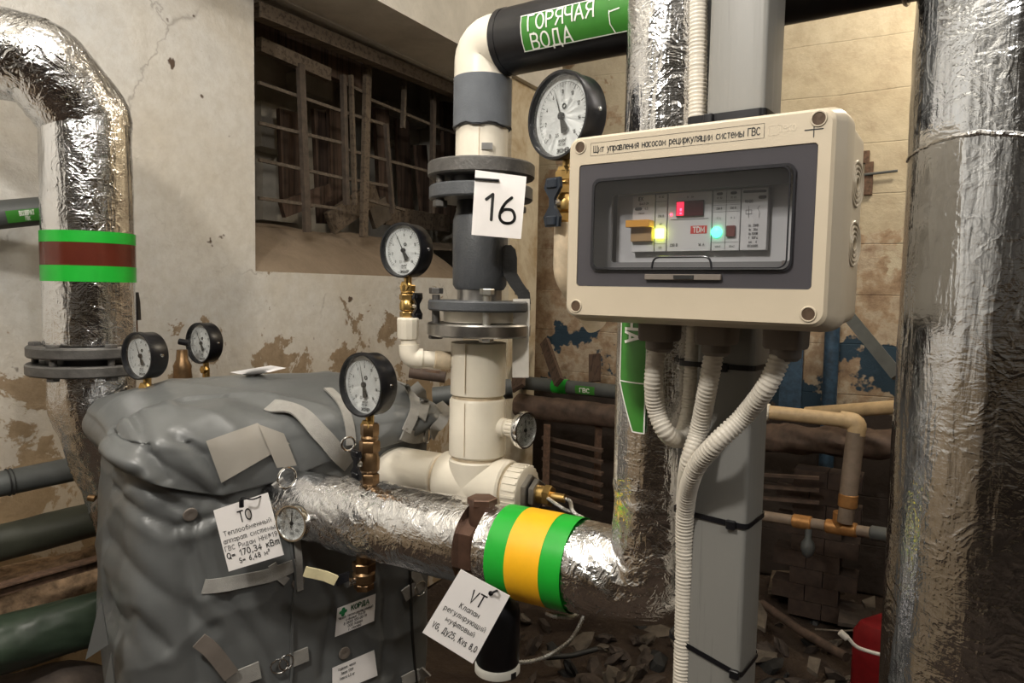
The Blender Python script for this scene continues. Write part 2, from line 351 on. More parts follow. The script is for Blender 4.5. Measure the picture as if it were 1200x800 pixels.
def link(o, mw): C.objects.link(o); MW[o.name] = mw; return o
def thing(name, label, cat, loc=(0, 0, 0), rot=None, group=None):
    o = bpy.data.objects.new(name, None); o.empty_display_size = .05
    mw = Matrix.Translation(V(loc)) @ (rot.to_4x4() if rot else Matrix.Identity(4)); o.matrix_world = mw
    link(o, mw); tag(o, label, cat, group); return o
def tag(o, label, cat=None, group=None):
    o['label'] = label
    if cat: o['category'] = cat
    if group: o['group'] = group
    return o
def obj(name, b, mat, parent=None, local=False, smooth=40, origin=None):
    """one mesh; b in world coordinates unless local"""
    me = bpy.data.meshes.new(name)
    mw = MW[parent.name] if parent else Matrix.Identity(4)
    if parent and not local: inv = mw.inverted(); vs = [inv @ v for v in b.v]
    else: vs = b.v
    my = mw
    oc = V((0, 0, 0))
    if origin is not None:
        oc = V(origin) if (local or not parent) else mw.inverted() @ V(origin)
        vs = [v-oc for v in vs]; my = mw @ Matrix.Translation(oc)
    me.from_pydata([tuple(v) for v in vs], [], b.f); me.validate()
    bm = bmesh.new(); bm.from_mesh(me); bmesh.ops.recalc_face_normals(bm, faces=bm.faces); bm.to_mesh(me); bm.free()
    me.materials.append(M[mat] if isinstance(mat, str) else mat)
    if smooth: me.shade_smooth(); me.set_sharp_from_angle(angle=R(smooth))
    o = bpy.data.objects.new(name, me)
    if parent: o.parent = parent
    o.location = oc
    return link(o, my)
def struct(name, b, mat, parent=None, **k):
    o = obj(name, b, mat, parent, **k)
    if not parent: o['kind'] = 'structure'
    return o
# ---------------- stroke lettering (cap height 1, small letters .7) ----------------
def A_(cx, cy, rx, ry, a0, a1, n=7): return [(cx+rx*math.cos(R(a0+(a1-a0)*i/n)), cy+ry*math.sin(R(a0+(a1-a0)*i/n))) for i in range(n+1)]
def bowl(w, h, y=0): return [(w*.25, y), *A_(w*.62, y+h*.25, w*.38, h*.25, -90, 0, 3), *A_(w*.62, y+h*.75, w*.38, h*.25, 0, 90, 3), (w*.25, y+h)]
def rnd(w, h, y=0, a0=0, a1=360): return A_(w/2, y+h/2, w/2, h/2, a0, a1, 14)
x_ = .7
GL = {
' ': (.35, []), 'Т': (.6, [[(0, 1), (.6, 1)], [(.3, 1), (.3, 0)]]), 'О': (.6, [rnd(.6, 1)]), 'е': (.48, [[(0.02, .38), (.48, .38), *A_(.24, .35, .24, .35, 8, 300, 9)]]),
'п': (.45, [[(0, 0), (0, x_), (.45, x_), (.45, 0)]]), 'л': (.47, [[(0, 0), (.08, .1), (.14, x_), (.47, x_), (.47, 0)]]), 'о': (.48, [rnd(.48, x_)]),
'б': (.48, [rnd(.48, .6), [(.01, .33), (.03, .7), (.2, .88), (.45, 1)]]), 'м': (.58, [[(0, 0), (0, x_), (.29, .2), (.58, x_), (.58, 0)]]), 'н': (.45, [[(0, 0), (0, x_)], [(.45, 0), (.45, x_)], [(0, .36), (.45, .36)]]),
'ы': (.62, [[(0, x_), (0, 0), *A_(.24, .19, .16, .19, -90, 90, 5), (0, .38)], [(.62, 0), (.62, x_)]]), 'й': (.46, [[(0, x_), (0, 0), (.46, x_), (.46, 0)], [(.12, .92), (.23, .85), (.34, .92)]]), 'и': (.46, [[(0, x_), (0, 0), (.46, x_), (.46, 0)]]),
'а': (.46, [[(.46, x_), (.46, 0)], [*A_(.24, .35, .24, .34, 20, 340, 9)]]), 'р': (.46, [[(0, -.28), (0, x_)], [*A_(.23, .35, .23, .34, 160, -160, 9)]]), 'т': (.44, [[(0, x_), (.44, x_)], [(.22, x_), (.22, 0)]]),
'с': (.44, [[*A_(.24, .35, .24, .35, 50, 310, 9)]]), 'Г': (.46, [[(0, 0), (0, 1), (.46, 1)]]), 'В': (.54, [[(0, 0), (0, 1), (.3, 1), *A_(.3, .76, .2, .24, 90, -90, 5), (0, .52)], [(.3, .52), *A_(.32, .26, .22, .26, 90, -90, 5), (0, 0)]]),
'С': (.56, [[*A_(.3, .5, .3, .5, 45, 315, 11)]]), 'Р': (.52, [[(0, 0), (0, 1), (.28, 1), *A_(.28, .74, .24, .26, 90, -90, 5), (0, .48)]]), 'д': (.54, [[(.04, -.16), (.04, 0), (.52, 0), (.52, -.16)], [(.1, 0), (.17, x_), (.44, x_), (.44, 0)]]),
'Н': (.56, [[(0, 0), (0, 1)], [(.56, 0), (.56, 1)], [(0, .52), (.56, .52)]]), '№': (.85, [[(0, 0), (0, 1), (.42, 0), (.42, 1)], A_(.66, .72, .14, .2, 0, 360, 10), [(.54, .4), (.8, .4)]]),
'1': (.3, [[(0, .72), (.26, 1), (.26, 0)]]), '2': (.48, [[*A_(.24, .74, .23, .26, 170, -20, 7), (0, 0), (.48, 0)]]), '3': (.46, [[*A_(.22, .75, .22, .25, 150, -90, 7)], [*A_(.22, .26, .24, .26, 90, -150, 7)]]), '4': (.52, [[(.36, 0), (.36, 1), (0, .3), (.52, .3)]]),
'5': (.46, [[(.42, 1), (.05, 1), (.02, .58), *A_(.21, .32, .25, .32, 100, -140, 8)]]), '6': (.48, [[(.4, 1), (.12, .62), (.02, .38), *A_(.24, .28, .22, .28, 170, 520, 12)]]), '7': (.46, [[(0, 1), (.46, 1), (.15, 0)]]), '8': (.48, [A_(.24, .77, .19, .23, -90, 270, 12), A_(.24, .27, .23, .27, 90, 450, 12)]),
'9': (.48, [[(.08, 0), (.36, .38), (.46, .62), *A_(.24, .72, .22, .28, -10, 350, 12)]]), '0': (.5, [rnd(.5, 1)]), ',': (.14, [[(.1, .08), (.04, -.16)]]), '.': (.12, [[(.05, 0), (.07, .02)]]), ':': (.12, [[(.05, 0), (.06, .02)], [(.05, .5), (.06, .52)]]),
'=': (.44, [[(0, .32), (.44, .32)], [(0, .52), (.44, .52)]]), 'Q': (.6, [rnd(.6, 1), [(.36, .22), (.62, -.06)]]), 'S': (.5, [[*A_(.25, .75, .23, .25, 35, 240, 7), (.38, .44), *A_(.25, .25, .24, .26, 50, -150, 8)]]), 'к': (.42, [[(0, 0), (0, x_)], [(.4, x_), (0, .32)], [(.13, .42), (.42, 0)]]),
'²': (.26, [[*A_(.12, .98, .11, .12, 160, -30, 5), (0, .64), (.26, .64)]]), 'V': (.58, [[(0, 1), (.29, 0), (.58, 1)]]), 'T': (.58, [[(0, 1), (.58, 1)], [(.29, 1), (.29, 0)]]), 'К': (.52, [[(0, 0), (0, 1)], [(.5, 1), (0, .45)], [(.16, .58), (.52, 0)]]),
'г': (.36, [[(0, 0), (0, x_), (.36, x_)]]), 'у': (.46, [[(0, x_), (.23, .05)], [(.46, x_), (.2, -.1), (.04, -.26)]]), 'ю': (.68, [[(0, 0), (0, x_)], [(0, .36), (.22, .36)], A_(.45, .35, .23, .35, 0, 360, 12)]), 'щ': (.68, [[(0, x_), (0, 0), (.62, 0), (.62, x_)], [(.31, 0), (.31, x_)], [(.62, 0), (.7, 0), (.7, -.16)]]),
'ф': (.64, [A_(.32, .35, .32, .3, 0, 360, 12), [(.32, -.28), (.32, .95)]]), 'в': (.44, [[(0, 0), (0, x_), (.26, x_), *A_(.26, .54, .14, .16, 90, -90, 4), (0, .38)], [(.26, .38), *A_(.26, .19, .18, .19, 90, -90, 4), (0, 0)]]),
'G': (.58, [[*A_(.3, .5, .3, .5, 45, 360, 12), (.34, .5)]]), 'Д': (.66, [[(.02, -.18), (.02, 0), (.64, 0), (.64, -.18)], [(.1, 0), (.2, 1), (.54, 1), (.54, 0)]]), 'v': (.44, [[(0, x_), (.22, 0), (.44, x_)]]), 's': (.42, [[*A_(.21, .52, .18, .18, 30, 250, 6), (.3, .32), *A_(.21, .17, .2, .18, 50, -150, 6)]]),
'K': (.52, [[(0, 0), (0, 1)], [(.5, 1), (0, .45)], [(.16, .58), (.52, 0)]]), 'Щ': (.84, [[(0, 1), (0, 0), (.76, 0), (.76, 1)], [(.38, 0), (.38, 1)], [(.76, 0), (.86, 0), (.86, -.18)]]), 'я': (.45, [[(.45, 0), (.45, x_), (.2, x_), *A_(.2, .5, .18, .2, 90, 270, 4), (.45, .3)], [(.25, .3), (0, 0)]]),
'ц': (.5, [[(0, x_), (0, 0), (.44, 0), (.44, x_)], [(.44, 0), (.52, 0), (.52, -.16)]]), 'з': (.4, [[*A_(.19, .53, .18, .17, 140, -90, 6)], [*A_(.19, .18, .2, .19, 90, -140, 6)]]), 'ё': (.48, [[(0.02, .38), (.48, .38), *A_(.24, .35, .24, .35, 8, 300, 9)], [(.12, .9), (.14, .9)], [(.32, .9), (.34, .9)]]),
'ч': (.42, [[(0, x_), (0, .42), (.1, .33), (.42, .33)], [(.42, x_), (.42, 0)]]), 'х': (.42, [[(0, 0), (.42, x_)], [(0, x_), (.42, 0)]]), 'ь': (.42, [[(0, x_), (0, 0), *A_(.24, .19, .18, .19, -90, 90, 5), (0, .38)]]), 'ж': (.62, [[(.31, 0), (.31, x_)], [(0, 0), (.28, .36), (0, x_)], [(.62, 0), (.34, .36), (.62, x_)]]),
'Я': (.54, [[(.54, 0), (.54, 1), (.26, 1), *A_(.26, .73, .23, .27, 90, 270, 5), (.54, .46)], [(.28, .46), (0, 0)]]), 'Ч': (.52, [[(0, 1), (0, .6), (.1, .46), (.2, .44), (.52, .44)], [(.52, 1), (.52, 0)]]), 'А': (.62, [[(0, 0), (.31, 1), (.62, 0)], [(.12, .34), (.5, .34)]]),
'П': (.56, [[(0, 0), (0, 1), (.56, 1), (.56, 0)]]), 'З': (.5, [[*A_(.23, .75, .22, .25, 150, -90, 7)], [*A_(.23, .26, .25, .26, 90, -150, 7)]]), 'И': (.56, [[(0, 1), (0, 0), (.56, 1), (.56, 0)]]), 'М': (.68, [[(0, 0), (0, 1), (.34, .25), (.68, 1), (.68, 0)]]), 'Э': (.56, [[*A_(.26, .5, .3, .5, 135, -135, 11)], [(.2, .5), (.55, .5)]]),
'Е': (.48, [[(.48, 1), (0, 1), (0, 0), (.48, 0)], [(0, .52), (.42, .52)]]), 'I': (.06, [[(.03, 0), (.03, 1)]]), 'P': (.52, [[(0, 0), (0, 1), (.28, 1), *A_(.28, .74, .24, .26, 90, -90, 5), (0, .48)]]), 'D': (.58, [[(0, 0), (0, 1), (.25, 1), *A_(.25, .5, .33, .5, 90, -90, 8), (0, 0)]]), 'X': (.52, [[(0, 0), (.52, 1)], [(0, 1), (.52, 0)]]),
'-': (.32, [[(0, .42), (.32, .42)]]), '/': (.36, [[(0, -.05), (.36, 1.05)]]), '°': (.24, [A_(.12, .86, .11, .13, 0, 360, 8)]), '(': (.18, [[(.16, 1.05), (.02, .75), (.02, .25), (.16, -.1)]]), ')': (.18, [[(.02, 1.05), (.16, .75), (.16, .25), (.02, -.1)]]), 'U': (.54, [[(0, 1), (0, .3), *A_(.27, .27, .27, .27, 180, 360, 7), (.54, 1)]]),
'N': (.56, [[(0, 0), (0, 1), (.56, 0), (.56, 1)]]), 'f': (.3, [[(.1, 0), (.1, .85), (.3, 1)], [(0, x_), (.26, x_)]]), 'c': (.44, [[*A_(.24, .35, .24, .35, 50, 310, 9)]]), 'n': (.42, [[(0, 0), (0, x_), (.3, x_), (.42, .55), (.42, 0)]]), 'i': (.06, [[(.03, 0), (.03, x_)]]), 'L': (.46, [[(0, 1), (0, 0), (.46, 0)]]), '>': (.4, [[(0, .8), (.4, .45), (0, .1)]]), '<': (.4, [[(.4, .8), (0, .45), (.4, .1)]]), 'Б': (.52, [[(.46, 1), (0, 1), (0, 0), (.28, 0), *A_(.3, .28, .22, .28, -90, 90, 5), (0, .56)]]), 'Л': (.56, [[(0, 0), (.08, .1), (.16, 1), (.56, 1), (.56, 0)]]),
}
GL['m'] = (.56, [[(0, 0), (0, x_), (.56, x_), (.56, 0)], [(.28, x_), (.28, 0)]])
for a_, b_ in zip('CEMOTABHR', 'СЕМОТАВНР'): GL[a_] = GL[b_]
def text_into(b, s, size, x=0, y=0, sx=1, mp=None, align='CENTER', rot=0, w=.09, gap=.2, sub=0):
    """size = line height as in type (cap height about .72 of it)"""
    k = size*.72; W = 0
    for ch in s: W += GL.get(ch, GL['-'])[0]+gap
    W -= gap; cx = -W/2 if align == 'CENTER' else 0
    cr, sr = math.cos(rot), math.sin(rot); f0 = mp or (lambda p, q: (p, q, 0))
    def f(px_, py_):
        qx, qy = px_*sx, py_; return f0(x+qx*cr-qy*sr, y+qx*sr+qy*cr)
    for ch in s:
        wd_, st_ = GL.get(ch, GL['-'])
        for pl in st_:
            pts = [((cx+px_)*k, (py_-.5)*k) for px_, py_ in pl]; ww = w*k*2
            if sub:
                q_ = [pts[0]]
                for c0_, c1_ in zip(pts, pts[1:]):
                    m_ = max(1, int(math.hypot(c1_[0]-c0_[0], c1_[1]-c0_[1])/sub)+1); q_ += [(c0_[0]+(c1_[0]-c0_[0])*i/m_, c0_[1]+(c1_[1]-c0_[1])*i/m_) for i in range(1, m_+1)]
                pts = q_
            n = len(pts); closed = abs(pts[0][0]-pts[-1][0])+abs(pts[0][1]-pts[-1][1]) < 1e-9
            base = len(b.v)
            for i in range(n):
                a0 = pts[i-1] if i > 0 else (pts[-2] if closed else None); a1 = pts[i+1] if i < n-1 else (pts[1] if closed else None); c_ = pts[i]
                d0 = V((c_[0]-a0[0], c_[1]-a0[1])).normalized() if a0 else None; d1 = V((a1[0]-c_[0], a1[1]-c_[1])).normalized() if a1 else None
                d0 = d0 or d1; d1 = d1 or d0; t_ = d0+d1
                if t_.length < .2: t_ = V((-d0.y, d0.x)) if 0 else d1
                t_ = t_.normalized(); nx, ny = -t_.y, t_.x; m_ = min(1.8, 1/max(.3, abs(nx*-d1.y+ny*d1.x)))*ww/2
                ex = (0, 0)
                if not a0: ex = (-d1.x*ww/2*.7, -d1.y*ww/2*.7)
                if not a1: ex = (d0.x*ww/2*.7, d0.y*ww/2*.7)
                b.v.append(V(f(c_[0]+nx*m_+ex[0], c_[1]+ny*m_+ex[1]))); b.v.append(V(f(c_[0]-nx*m_+ex[0], c_[1]-ny*m_+ex[1])))
            for i in range(n-1): q = base+2*i; b.f.append((q, q+1, q+3, q+2))
        cx += wd_+gap
def stroke2d(b, pts, w, mp, n=6):
    """drawn line in label coordinates: rounded strip"""
    for (x0, y0), (x1, y1) in zip(pts, pts[1:]):
        dx, dy = x1-x0, y1-y0; L = math.hypot(dx, dy) or 1; nx, ny = -dy/L*w/2, dx/L*w/2
        b.quad(mp(x0+nx, y0+ny), mp(x0-nx, y0-ny), mp(x1-nx, y1-ny), mp(x1+nx, y1+ny))
    for x, y in pts:
        base = len(b.v); b.v += [V(mp(x+w/2*math.cos(a*math.pi/4), y+w/2*math.sin(a*math.pi/4))) for a in range(8)]; b.f.append(tuple(range(base, base+8)))
def fillet(pts, rad, step=.006):
    pts = [V(p) for p in pts]; out = [pts[0]]; n = len(pts)
    rad = rad if isinstance(rad, (list, tuple)) else [rad]*(n-2)
    def seg(a, b2):
        k = max(1, int((b2-a).length/step))
        for i in range(1, k+1): out.append(a.lerp(b2, i/k))
    for i in range(1, n-1):
        a = (pts[i-1]-pts[i]).normalized(); c = (pts[i+1]-pts[i]).normalized(); ang = a.angle(c); r = rad[i-1]
        t = min(r/math.tan(ang/2), (pts[i-1]-pts[i]).length*.48, (pts[i+1]-pts[i]).length*.48) if r else 0
        if t < 1e-4: seg(out[-1].copy(), pts[i]); continue
        r = t*math.tan(ang/2); p0 = pts[i]+a*t; p1 = pts[i]+c*t; cen = pts[i]+(a+c).normalized()*(r/math.sin(ang/2))
        seg(out[-1].copy(), p0); v0 = p0-cen; v1 = p1-cen; tot = v0.angle(v1); k = max(2, int(r*tot/step)); axn = v0.cross(v1).normalized()
        for q in range(1, k+1): out.append(cen+Matrix.Rotation(tot*q/k, 3, axn) @ v0)
    seg(out[-1].copy(), pts[-1]); return out
def smoothpath(pts, step=.01):
    """Catmull-Rom through the points"""
    P = [V(p) for p in pts]; P = [P[0]*2-P[1]]+P+[P[-1]*2-P[-2]]; out = []
    for i in range(1, len(P)-2):
        k = max(2, int((P[i+1]-P[i]).length/step))
        for q in range(k):
            t = q/k; a, b2, c, d = P[i-1:i+3]
            out.append(.5*((2*b2)+(c-a)*t+(2*a-5*b2+4*c-d)*t*t+(-a+3*b2-3*c+d)*t**3))
    out.append(P[-2]); return out
def foil(name, pts, r, parent, mat='foil', amp=.004, seed=0, n=72, an=(6, 6, 6), cap=True, taper=None):
    sv = V((seed*5.3, seed*2.1, seed))
    def rr(i, th, p, t):
        d = V((math.cos(th), math.sin(th), 0)); q = V((p.x*an[0], p.y*an[1], p.z*an[2]))+d*r*22+sv
        k = noise.noise(q); k2 = noise.noise(q*3.1); k3 = 1-abs(noise.noise(q*1.7+V((9, 0, 0))))*2
        base = r*(taper(t) if taper else 1)
        return base*1+amp*(k*.9+k2*.35+max(0, k3)**4*.5)
    b = B().tube(pts, rr, n, cap); return obj(name, b, mat, parent, smooth=60)
def hexnut(b, o, d, r, h): b.lathe([(r*.92, 0), (r, h*.12), (r, h*.88), (r*.92, h)], o, d, 6)
def torus(b, c, nrm, Rr, r, n=32, m=8, sq=1):
    a, e = basis(V(nrm)); b.tube([V(c)+a*math.cos(2*math.pi*i/n)*Rr+e*math.sin(2*math.pi*i/n)*Rr*sq for i in range(n)], r, m, False, True)
def quadmap(tl, tr, br, bl, W, H, off):
    """label coordinates (0..W, 0..H from the lower left corner) on a four-cornered sheet"""
    tl, tr, br, bl = map(V, (tl, tr, br, bl)); nn = (br-bl).cross(tl-bl).normalized()
    if nn.dot(V((0, 0, CAMH))-tl) < 0: nn = -nn
    def mp(x, y, o=off):
        u, v = x/W, y/H; return (bl*(1-u)+br*u)*(1-v)+(tl*(1-u)+tr*u)*v+nn*o
    return mp, nn
# ================= SETTING =================
CN = V((.134, 4.2, 0)); nW = V((.872, -.49, 0)).normalized(); nBk = V((-dB.y, dB.x, 0))*-1   # nW points into the room from the left wall
nBk = V((-.49, -.871, 0)).normalized()
def wl(s, off, z): return CN-dW*s+nW*off+V((0, 0, z))       # point at s metres from the corner along the left wall
def wb(s, off, z): return CN+dB*s+nBk*off+V((0, 0, z))
ZC = 3.05
S0, S1 = .768, 2.03; ZB, ZT = 1.44, 2.36; RV = .72
def wbox(b, s0, s1, o0, o1, z0, z1, f=wl):
    p = [f(s, o, z) for z in (z0, z1) for s, o in ((s0, o0), (s1, o0), (s1, o1), (s0, o1))]
    base = len(b.v); b.v += p
    for q in ((0, 1, 2, 3), (4, 5, 6, 7), (0, 1, 5, 4), (1, 2, 6, 5), (2, 3, 7, 6), (3, 0, 4, 7)): b.f.append(tuple(base+i for i in q))
b = B(); wbox(b, S1, 11, -.2, 0, 0, ZC); wbox(b, S0, S1, -.2, 0, 0, ZB); wbox(b, S0, S1, -.2, 0, ZT, ZC); wbox(b, -.2, S0, -.04, 0, 0, ZC)
WL = struct('wall_left', b, 'w_left', smooth=0)
b = B(); wbox(b, -.2, 9, -.2, 0, 0, ZC, wb); struct('wall_back', b, 'w_back', smooth=0)
b = B(); q0 = wb(9, 0, 0); p = [q0+dB*o-dW*s+V((0, 0, z)) for z in (0, ZC) for s, o in ((-.2, 0), (11, 0), (11, .2), (-.2, .2))]
b.v = p; b.f = [(0, 1, 2, 3), (4, 5, 6, 7), (0, 1, 5, 4), (1, 2, 6, 5), (2, 3, 7, 6), (3, 0, 4, 7)]; struct('wall_right', b, 'w_back', smooth=0)
b = B(); q0 = wl(11, 0, 0); p = [q0+dB*s-dW*o+V((0, 0, z)) for z in (0, ZC) for s, o in ((-.2, 0), (9.2, 0), (9.2, .2), (-.2, .2))]
b.v = p; b.f = list(bpy.data.objects['wall_right'].data.polygons and [(0, 1, 2, 3), (4, 5, 6, 7), (0, 1, 5, 4), (1, 2, 6, 5), (2, 3, 7, 6), (3, 0, 4, 7)]); struct('wall_front', b, 'w_left', smooth=0)
b = B(); b.slab([wl(-.2, -.9, ZC), wl(11.2, -.9, ZC), wl(11.2, 9.3, ZC), wl(-.2, 9.3, ZC)], V((0, 0, -1)), .15); struct('ceiling', b, 'w_ceiling', smooth=0)
rows = []
for i in range(141):
    r_ = []
    for j in range(131):
        s, o = -.1+11.1*(i/140)**1.3, 0-.05+9.1*(j/130)**1.2
        p = wl(s, o, 0); h = noise.noise(p*1.6)*.05+noise.noise(p*6)*.025+noise.noise(p*17)*.012
        p.z = h-.02; r_.append(p)
    rows.append(r_)
b = B().grid(rows); FL = struct('floor', b, 'w_dirt', smooth=180)
def ground(x, y):
    p = V((x, y, 0)); return noise.noise(p*1.6)*.05+noise.noise(p*6)*.025+noise.noise(p*17)*.012-.02
b = B(); wbox(b, .48, .76, 0, .25, 0, ZC); struct('trim_1', b, 'w_pilaster', smooth=0)
b = B(); wbox(b, .30, 11, .002, .28, ZT+.005, ZC-.002); struct('trim_2', b, 'w_ceiling', smooth=0)
# window pit behind the left wall
b = B()
wbox(b, S0-.6, S1+.1, -RV-.12, -RV, 1.2, 2.75); wbox(b, S0-.72, S0-.6, -RV, -.04, 1.2, 2.75); wbox(b, S1, S1+.12, -RV, -.19, 1.2, 2.75)
wbox(b, S0-.6, S1+.1, -RV, -.19, 2.62, 2.74)
pit = struct('trim_3', b, 'w_pit', smooth=0)
# sloping plastered sill
rows = []
for i in range(41):
    r_ = []
    for j in range(15):
        s = S0+(S1-S0)*i/40-(.6*(1-i/40) if j > 4 else 0); t = j/14; o = -t*RV
        z = ZB+.19*min(1, t*2.4)**.8+noise.noise(V((s*4, t*3, 1)))*.02*min(1, t*5)
        r_.append(wl(s, o, z))
    rows.append(r_)
b = B().grid(rows); struct('trim_4', b, 'w_sill', smooth=180)

# window_1: rusty grille with wooden frame
wn = bpy.data.objects.new('window_1', None); wn.matrix_world = Matrix.Translation(wl(1.4, -.2, 1.6)); link(wn, wn.matrix_world.copy()); wn['kind'] = 'structure'
GO = -.16
def bar(nm, s0, z0, s1, z1, wdt, dep, mat, off=GO, parent=wn):
    a, c = wl(s0, off, z0), wl(s1, off, z1); d = (c-a).normalized(); X, _ = basis(d, nW)
    return obj(nm, B().box((a+c)/2, ((c-a).length, wdt, dep), (d, d.cross(X), X), .0), mat, parent, smooth=0)
def sz(x, y, off=GO):
    """where a sight line meets the grille plane: s and z"""
    d = ray(x, y); o = V((0, 0, CAMH)); P0 = wl(0, off, 0)
    t = (P0-o).dot(nW)/d.dot(nW); p = o+d*t; return (CN-p).dot(dW)*1.0, p.z
def barp(nm, x0, y0, x1, y1, wdt, dep, mat, off=GO):
    (s0, z0), (s1, z1) = sz(x0, y0, off), sz(x1, y1, off); return bar(nm, s0, z0, s1, z1, wdt*(.75 if 'bar' in nm else 1), dep, mat, off)
barp('top_beam', 300, 12, 545, 112, .05, .05, 'wood', -.05)
for x0, y0, x1, y1, wd_, mt in ((431, 62, 426, 278, .045, 'wood'), (352, 75, 360, 272, .038, 'woodbar'), (402, 88, 406, 240, .026, 'woodbar'), (411, 88, 416, 240, .016, 'wood'), (474, 95, 472, 150, .018, 'rustlight'), (508, 103, 506, 250, .03, 'woodbar'), (452, 145, 460, 250, .02, 'woodbar')):
    barp('upright_bar', x0, y0, x1, y1, wd_, .02, mt, GO+.012)
barp('upper_rail', 303, 52, 385, 88, .05, .03, 'wood')
for x0, y0, x1, y1 in ((303, 97, 402, 131), (303, 144, 402, 168), (303, 187, 402, 209), (303, 232, 400, 245), (405, 98, 425, 108), (432, 116, 512, 149), (405, 132, 450, 146), (405, 175, 506, 202), (405, 209, 460, 219), (430, 234, 474, 246), (512, 149, 545, 160)):
    barp('cross_bar', x0, y0, x1, y1, .016, .012, 'rustlight')
# boards and junk behind the grille
def planks(lst, lab, grp):
    for i, (x0, y0, x1, y1, wd_, off, mt) in enumerate(lst):
        (s0, z0), (s1, z1) = sz(x0, y0, off), sz(x1, y1, off)
        a, c = wl(s0, off, z0), wl(s1, off, z1); d = (c-a).normalized(); X, _ = basis(d, nW)
        o = obj('wooden_board', B().box((a+c)/2, ((c-a).length, wd_, .022), (d, d.cross(X), X)), mt, smooth=0, origin=a); tag(o, lab[i] if isinstance(lab, list) else lab, 'board', grp)
planks([(338, 130, 342, 240, .12, -.5, 'woodv'), (378, 130, 384, 262, .13, -.52, 'woodv'), (395, 130, 398, 262, .12, -.46, 'woodv'), (446, 128, 452, 262, .1, -.4, 'woodv'), (470, 140, 476, 250, .1, -.42, 'woodv'), (492, 170, 500, 262, .09, -.4, 'woodv'), (512, 170, 518, 262, .1, -.44, 'woodv'), (524, 120, 530, 262, .13, -.42, 'woodv')],
       ['dark upright board at the left behind the window grille, against the pale block', 'dark upright board behind the window grille, second from the left', 'dark upright board just left of the middle post behind the window grille', 'dark upright board just right of the middle post of the window grille', 'dark upright board second to the right of the middle grille post', 'short dark upright board third to the right of the middle grille post', 'short dark board behind the right part of the window grille', 'dark board at the right end of the window next to the riser'], 'dark upright boards behind the window grille')
planks([(386, 262, 440, 225, .1, -.3, 'wood'), (450, 252, 525, 262, .09, -.33, 'wood'), (330, 245, 386, 225, .07, -.34, 'woodv'), (448, 262, 440, 236, .13, -.32, 'sill' if 0 else 'stonel')],
       ['tan board lying tilted at the foot of the window grille', 'brown horizontal board low behind the right side of the grille', 'dark tilted board left of the tan board behind the grille', 'grey triangular slab leaning behind the middle post of the grille'], 'boards lying at the foot of the window grille')
# pale blocks of the pit wall
for k, (x0, y0, x1, y1) in enumerate(((306, 118, 346, 180), (308, 190, 350, 262), (356, 82, 390, 118), (415, 100, 425, 140), (455, 118, 500, 150), (455, 160, 488, 172))):
    (s0, z0), (s1, z1) = sz(x0, y0, -.6), sz(x1, y1, -.6); bb = B(); wbox(bb, s0, s1, -RV+.002, -.6, z1, z0)
    obj('wall_block', bb, 'w_pit', pit, smooth=0)
# dark lining board above
barp('lintel_board', 300, 35, 425, 92, .11, .03, 'woodv', -.22)

# iron bracket on the back wall
def onback(x, y, off=.0):
    d = ray(x, y); o = V((0, 0, CAMH)); P0 = wb(0, off, 0); t = (P0-o).dot(nBk)/d.dot(nBk); return o+d*t
br = thing('wall_bracket', 'small rusty iron bracket with a thin rod on the beige back wall', 'bracket', onback(1018, 203, .02))
for x, y0, y1 in ((1014, 177, 191), (1018, 190, 228)):
    obj('bracket_plate', B().box((onback(x, y0, .012)+onback(x, y1, .012))/2, ((onback(x, y0)-onback(x, y1)).length, .035, .024), (V((0, 0, 1)), dB, nBk)), 'rust', br, smooth=0)
obj('rod', B().tube([onback(1000, 206, .03), onback(1052, 200, .03)], .006, 8), 'greypipe', br)

# ================= LEFT FOIL PIPE =================
L0 = at(105, 330, 1.55)
def lz(y): return at(105, y, 1.55).z
cL = lambda z: V((L0.x, L0.y, z))
t = thing('insulated_pipe', 'foil wrapped pipe at the left with mitred elbow and green brown green bands', 'pipe', cL(.9))
bend1 = cL(lz(138)); bend2 = at(50, 75, 1.49)
foil('pipe_jacket', fillet([cL(lz(402)), bend1], 0), .086, t, 'foil_v', .0025, 1)
foil('elbow_jacket', fillet([bend1-V((0, 0, .015)), bend1, bend2, bend2.lerp(at(-130, 30, 1.44), .05)], [.012, .012], .005), .0865, t, 'foil', .0035, 2, an=(14, 14, 14))
foil('arm_jacket', fillet([bend2, at(-130, 30, 1.44)], 0), .0865, t, 'foil', .003, 3, an=(14, 14, 14))
for (y0, y1), mt in zip(((273, 286), (285, 313), (312, 330)), ('green', 'brown', 'green')):
    obj('marking_band', B().tube([cL(lz(y0)), cL(lz(y1))], .0895 if mt == 'green' else .0892, 64, False), mt, t)
obj('flange', B().lathe([(.09, 0), (.116, .0), (.119, .003), (.119, .02), (.116, .023), (.09, .023)], cL(lz(416)), (0, 0, 1), 64), 'flange', t)
obj('flange', B().lathe([(.09, 0), (.118, .0), (.121, .003), (.121, .02), (.118, .023), (.09, .023)], cL(lz(436)), (0, 0, 1), 64), 'flange', t)
bb = B(); bb.lathe([(.085, 0), (.085, .05)], cL(lz(434)), (0, 0, 1), 40)
obj('gasket', bb, 'black', t)
for k in range(6):
    an_ = R(20+60*k); p = cL(lz(440))+V((math.cos(an_)*.104, math.sin(an_)*.104, 0)); q = B()
    q.cyl(p, p+V((0, 0, .072)), .007, 10); hexnut(q, p, V((0, 0, 1)), .013, .012); hexnut(q, p+V((0, 0, .062)), V((0, 0, 1)), .013, .012); obj('bolt', q, 'flange', t)
low = fillet([cL(lz(434)), cL(lz(470)), at(135, 545, 1.6), at(170, 640, 1.66)], [.12, .1])
foil('lower_jacket', low, .084, t, 'foil', .006, 5, an=(10, 10, 10), taper=lambda q: 1-.12*q)
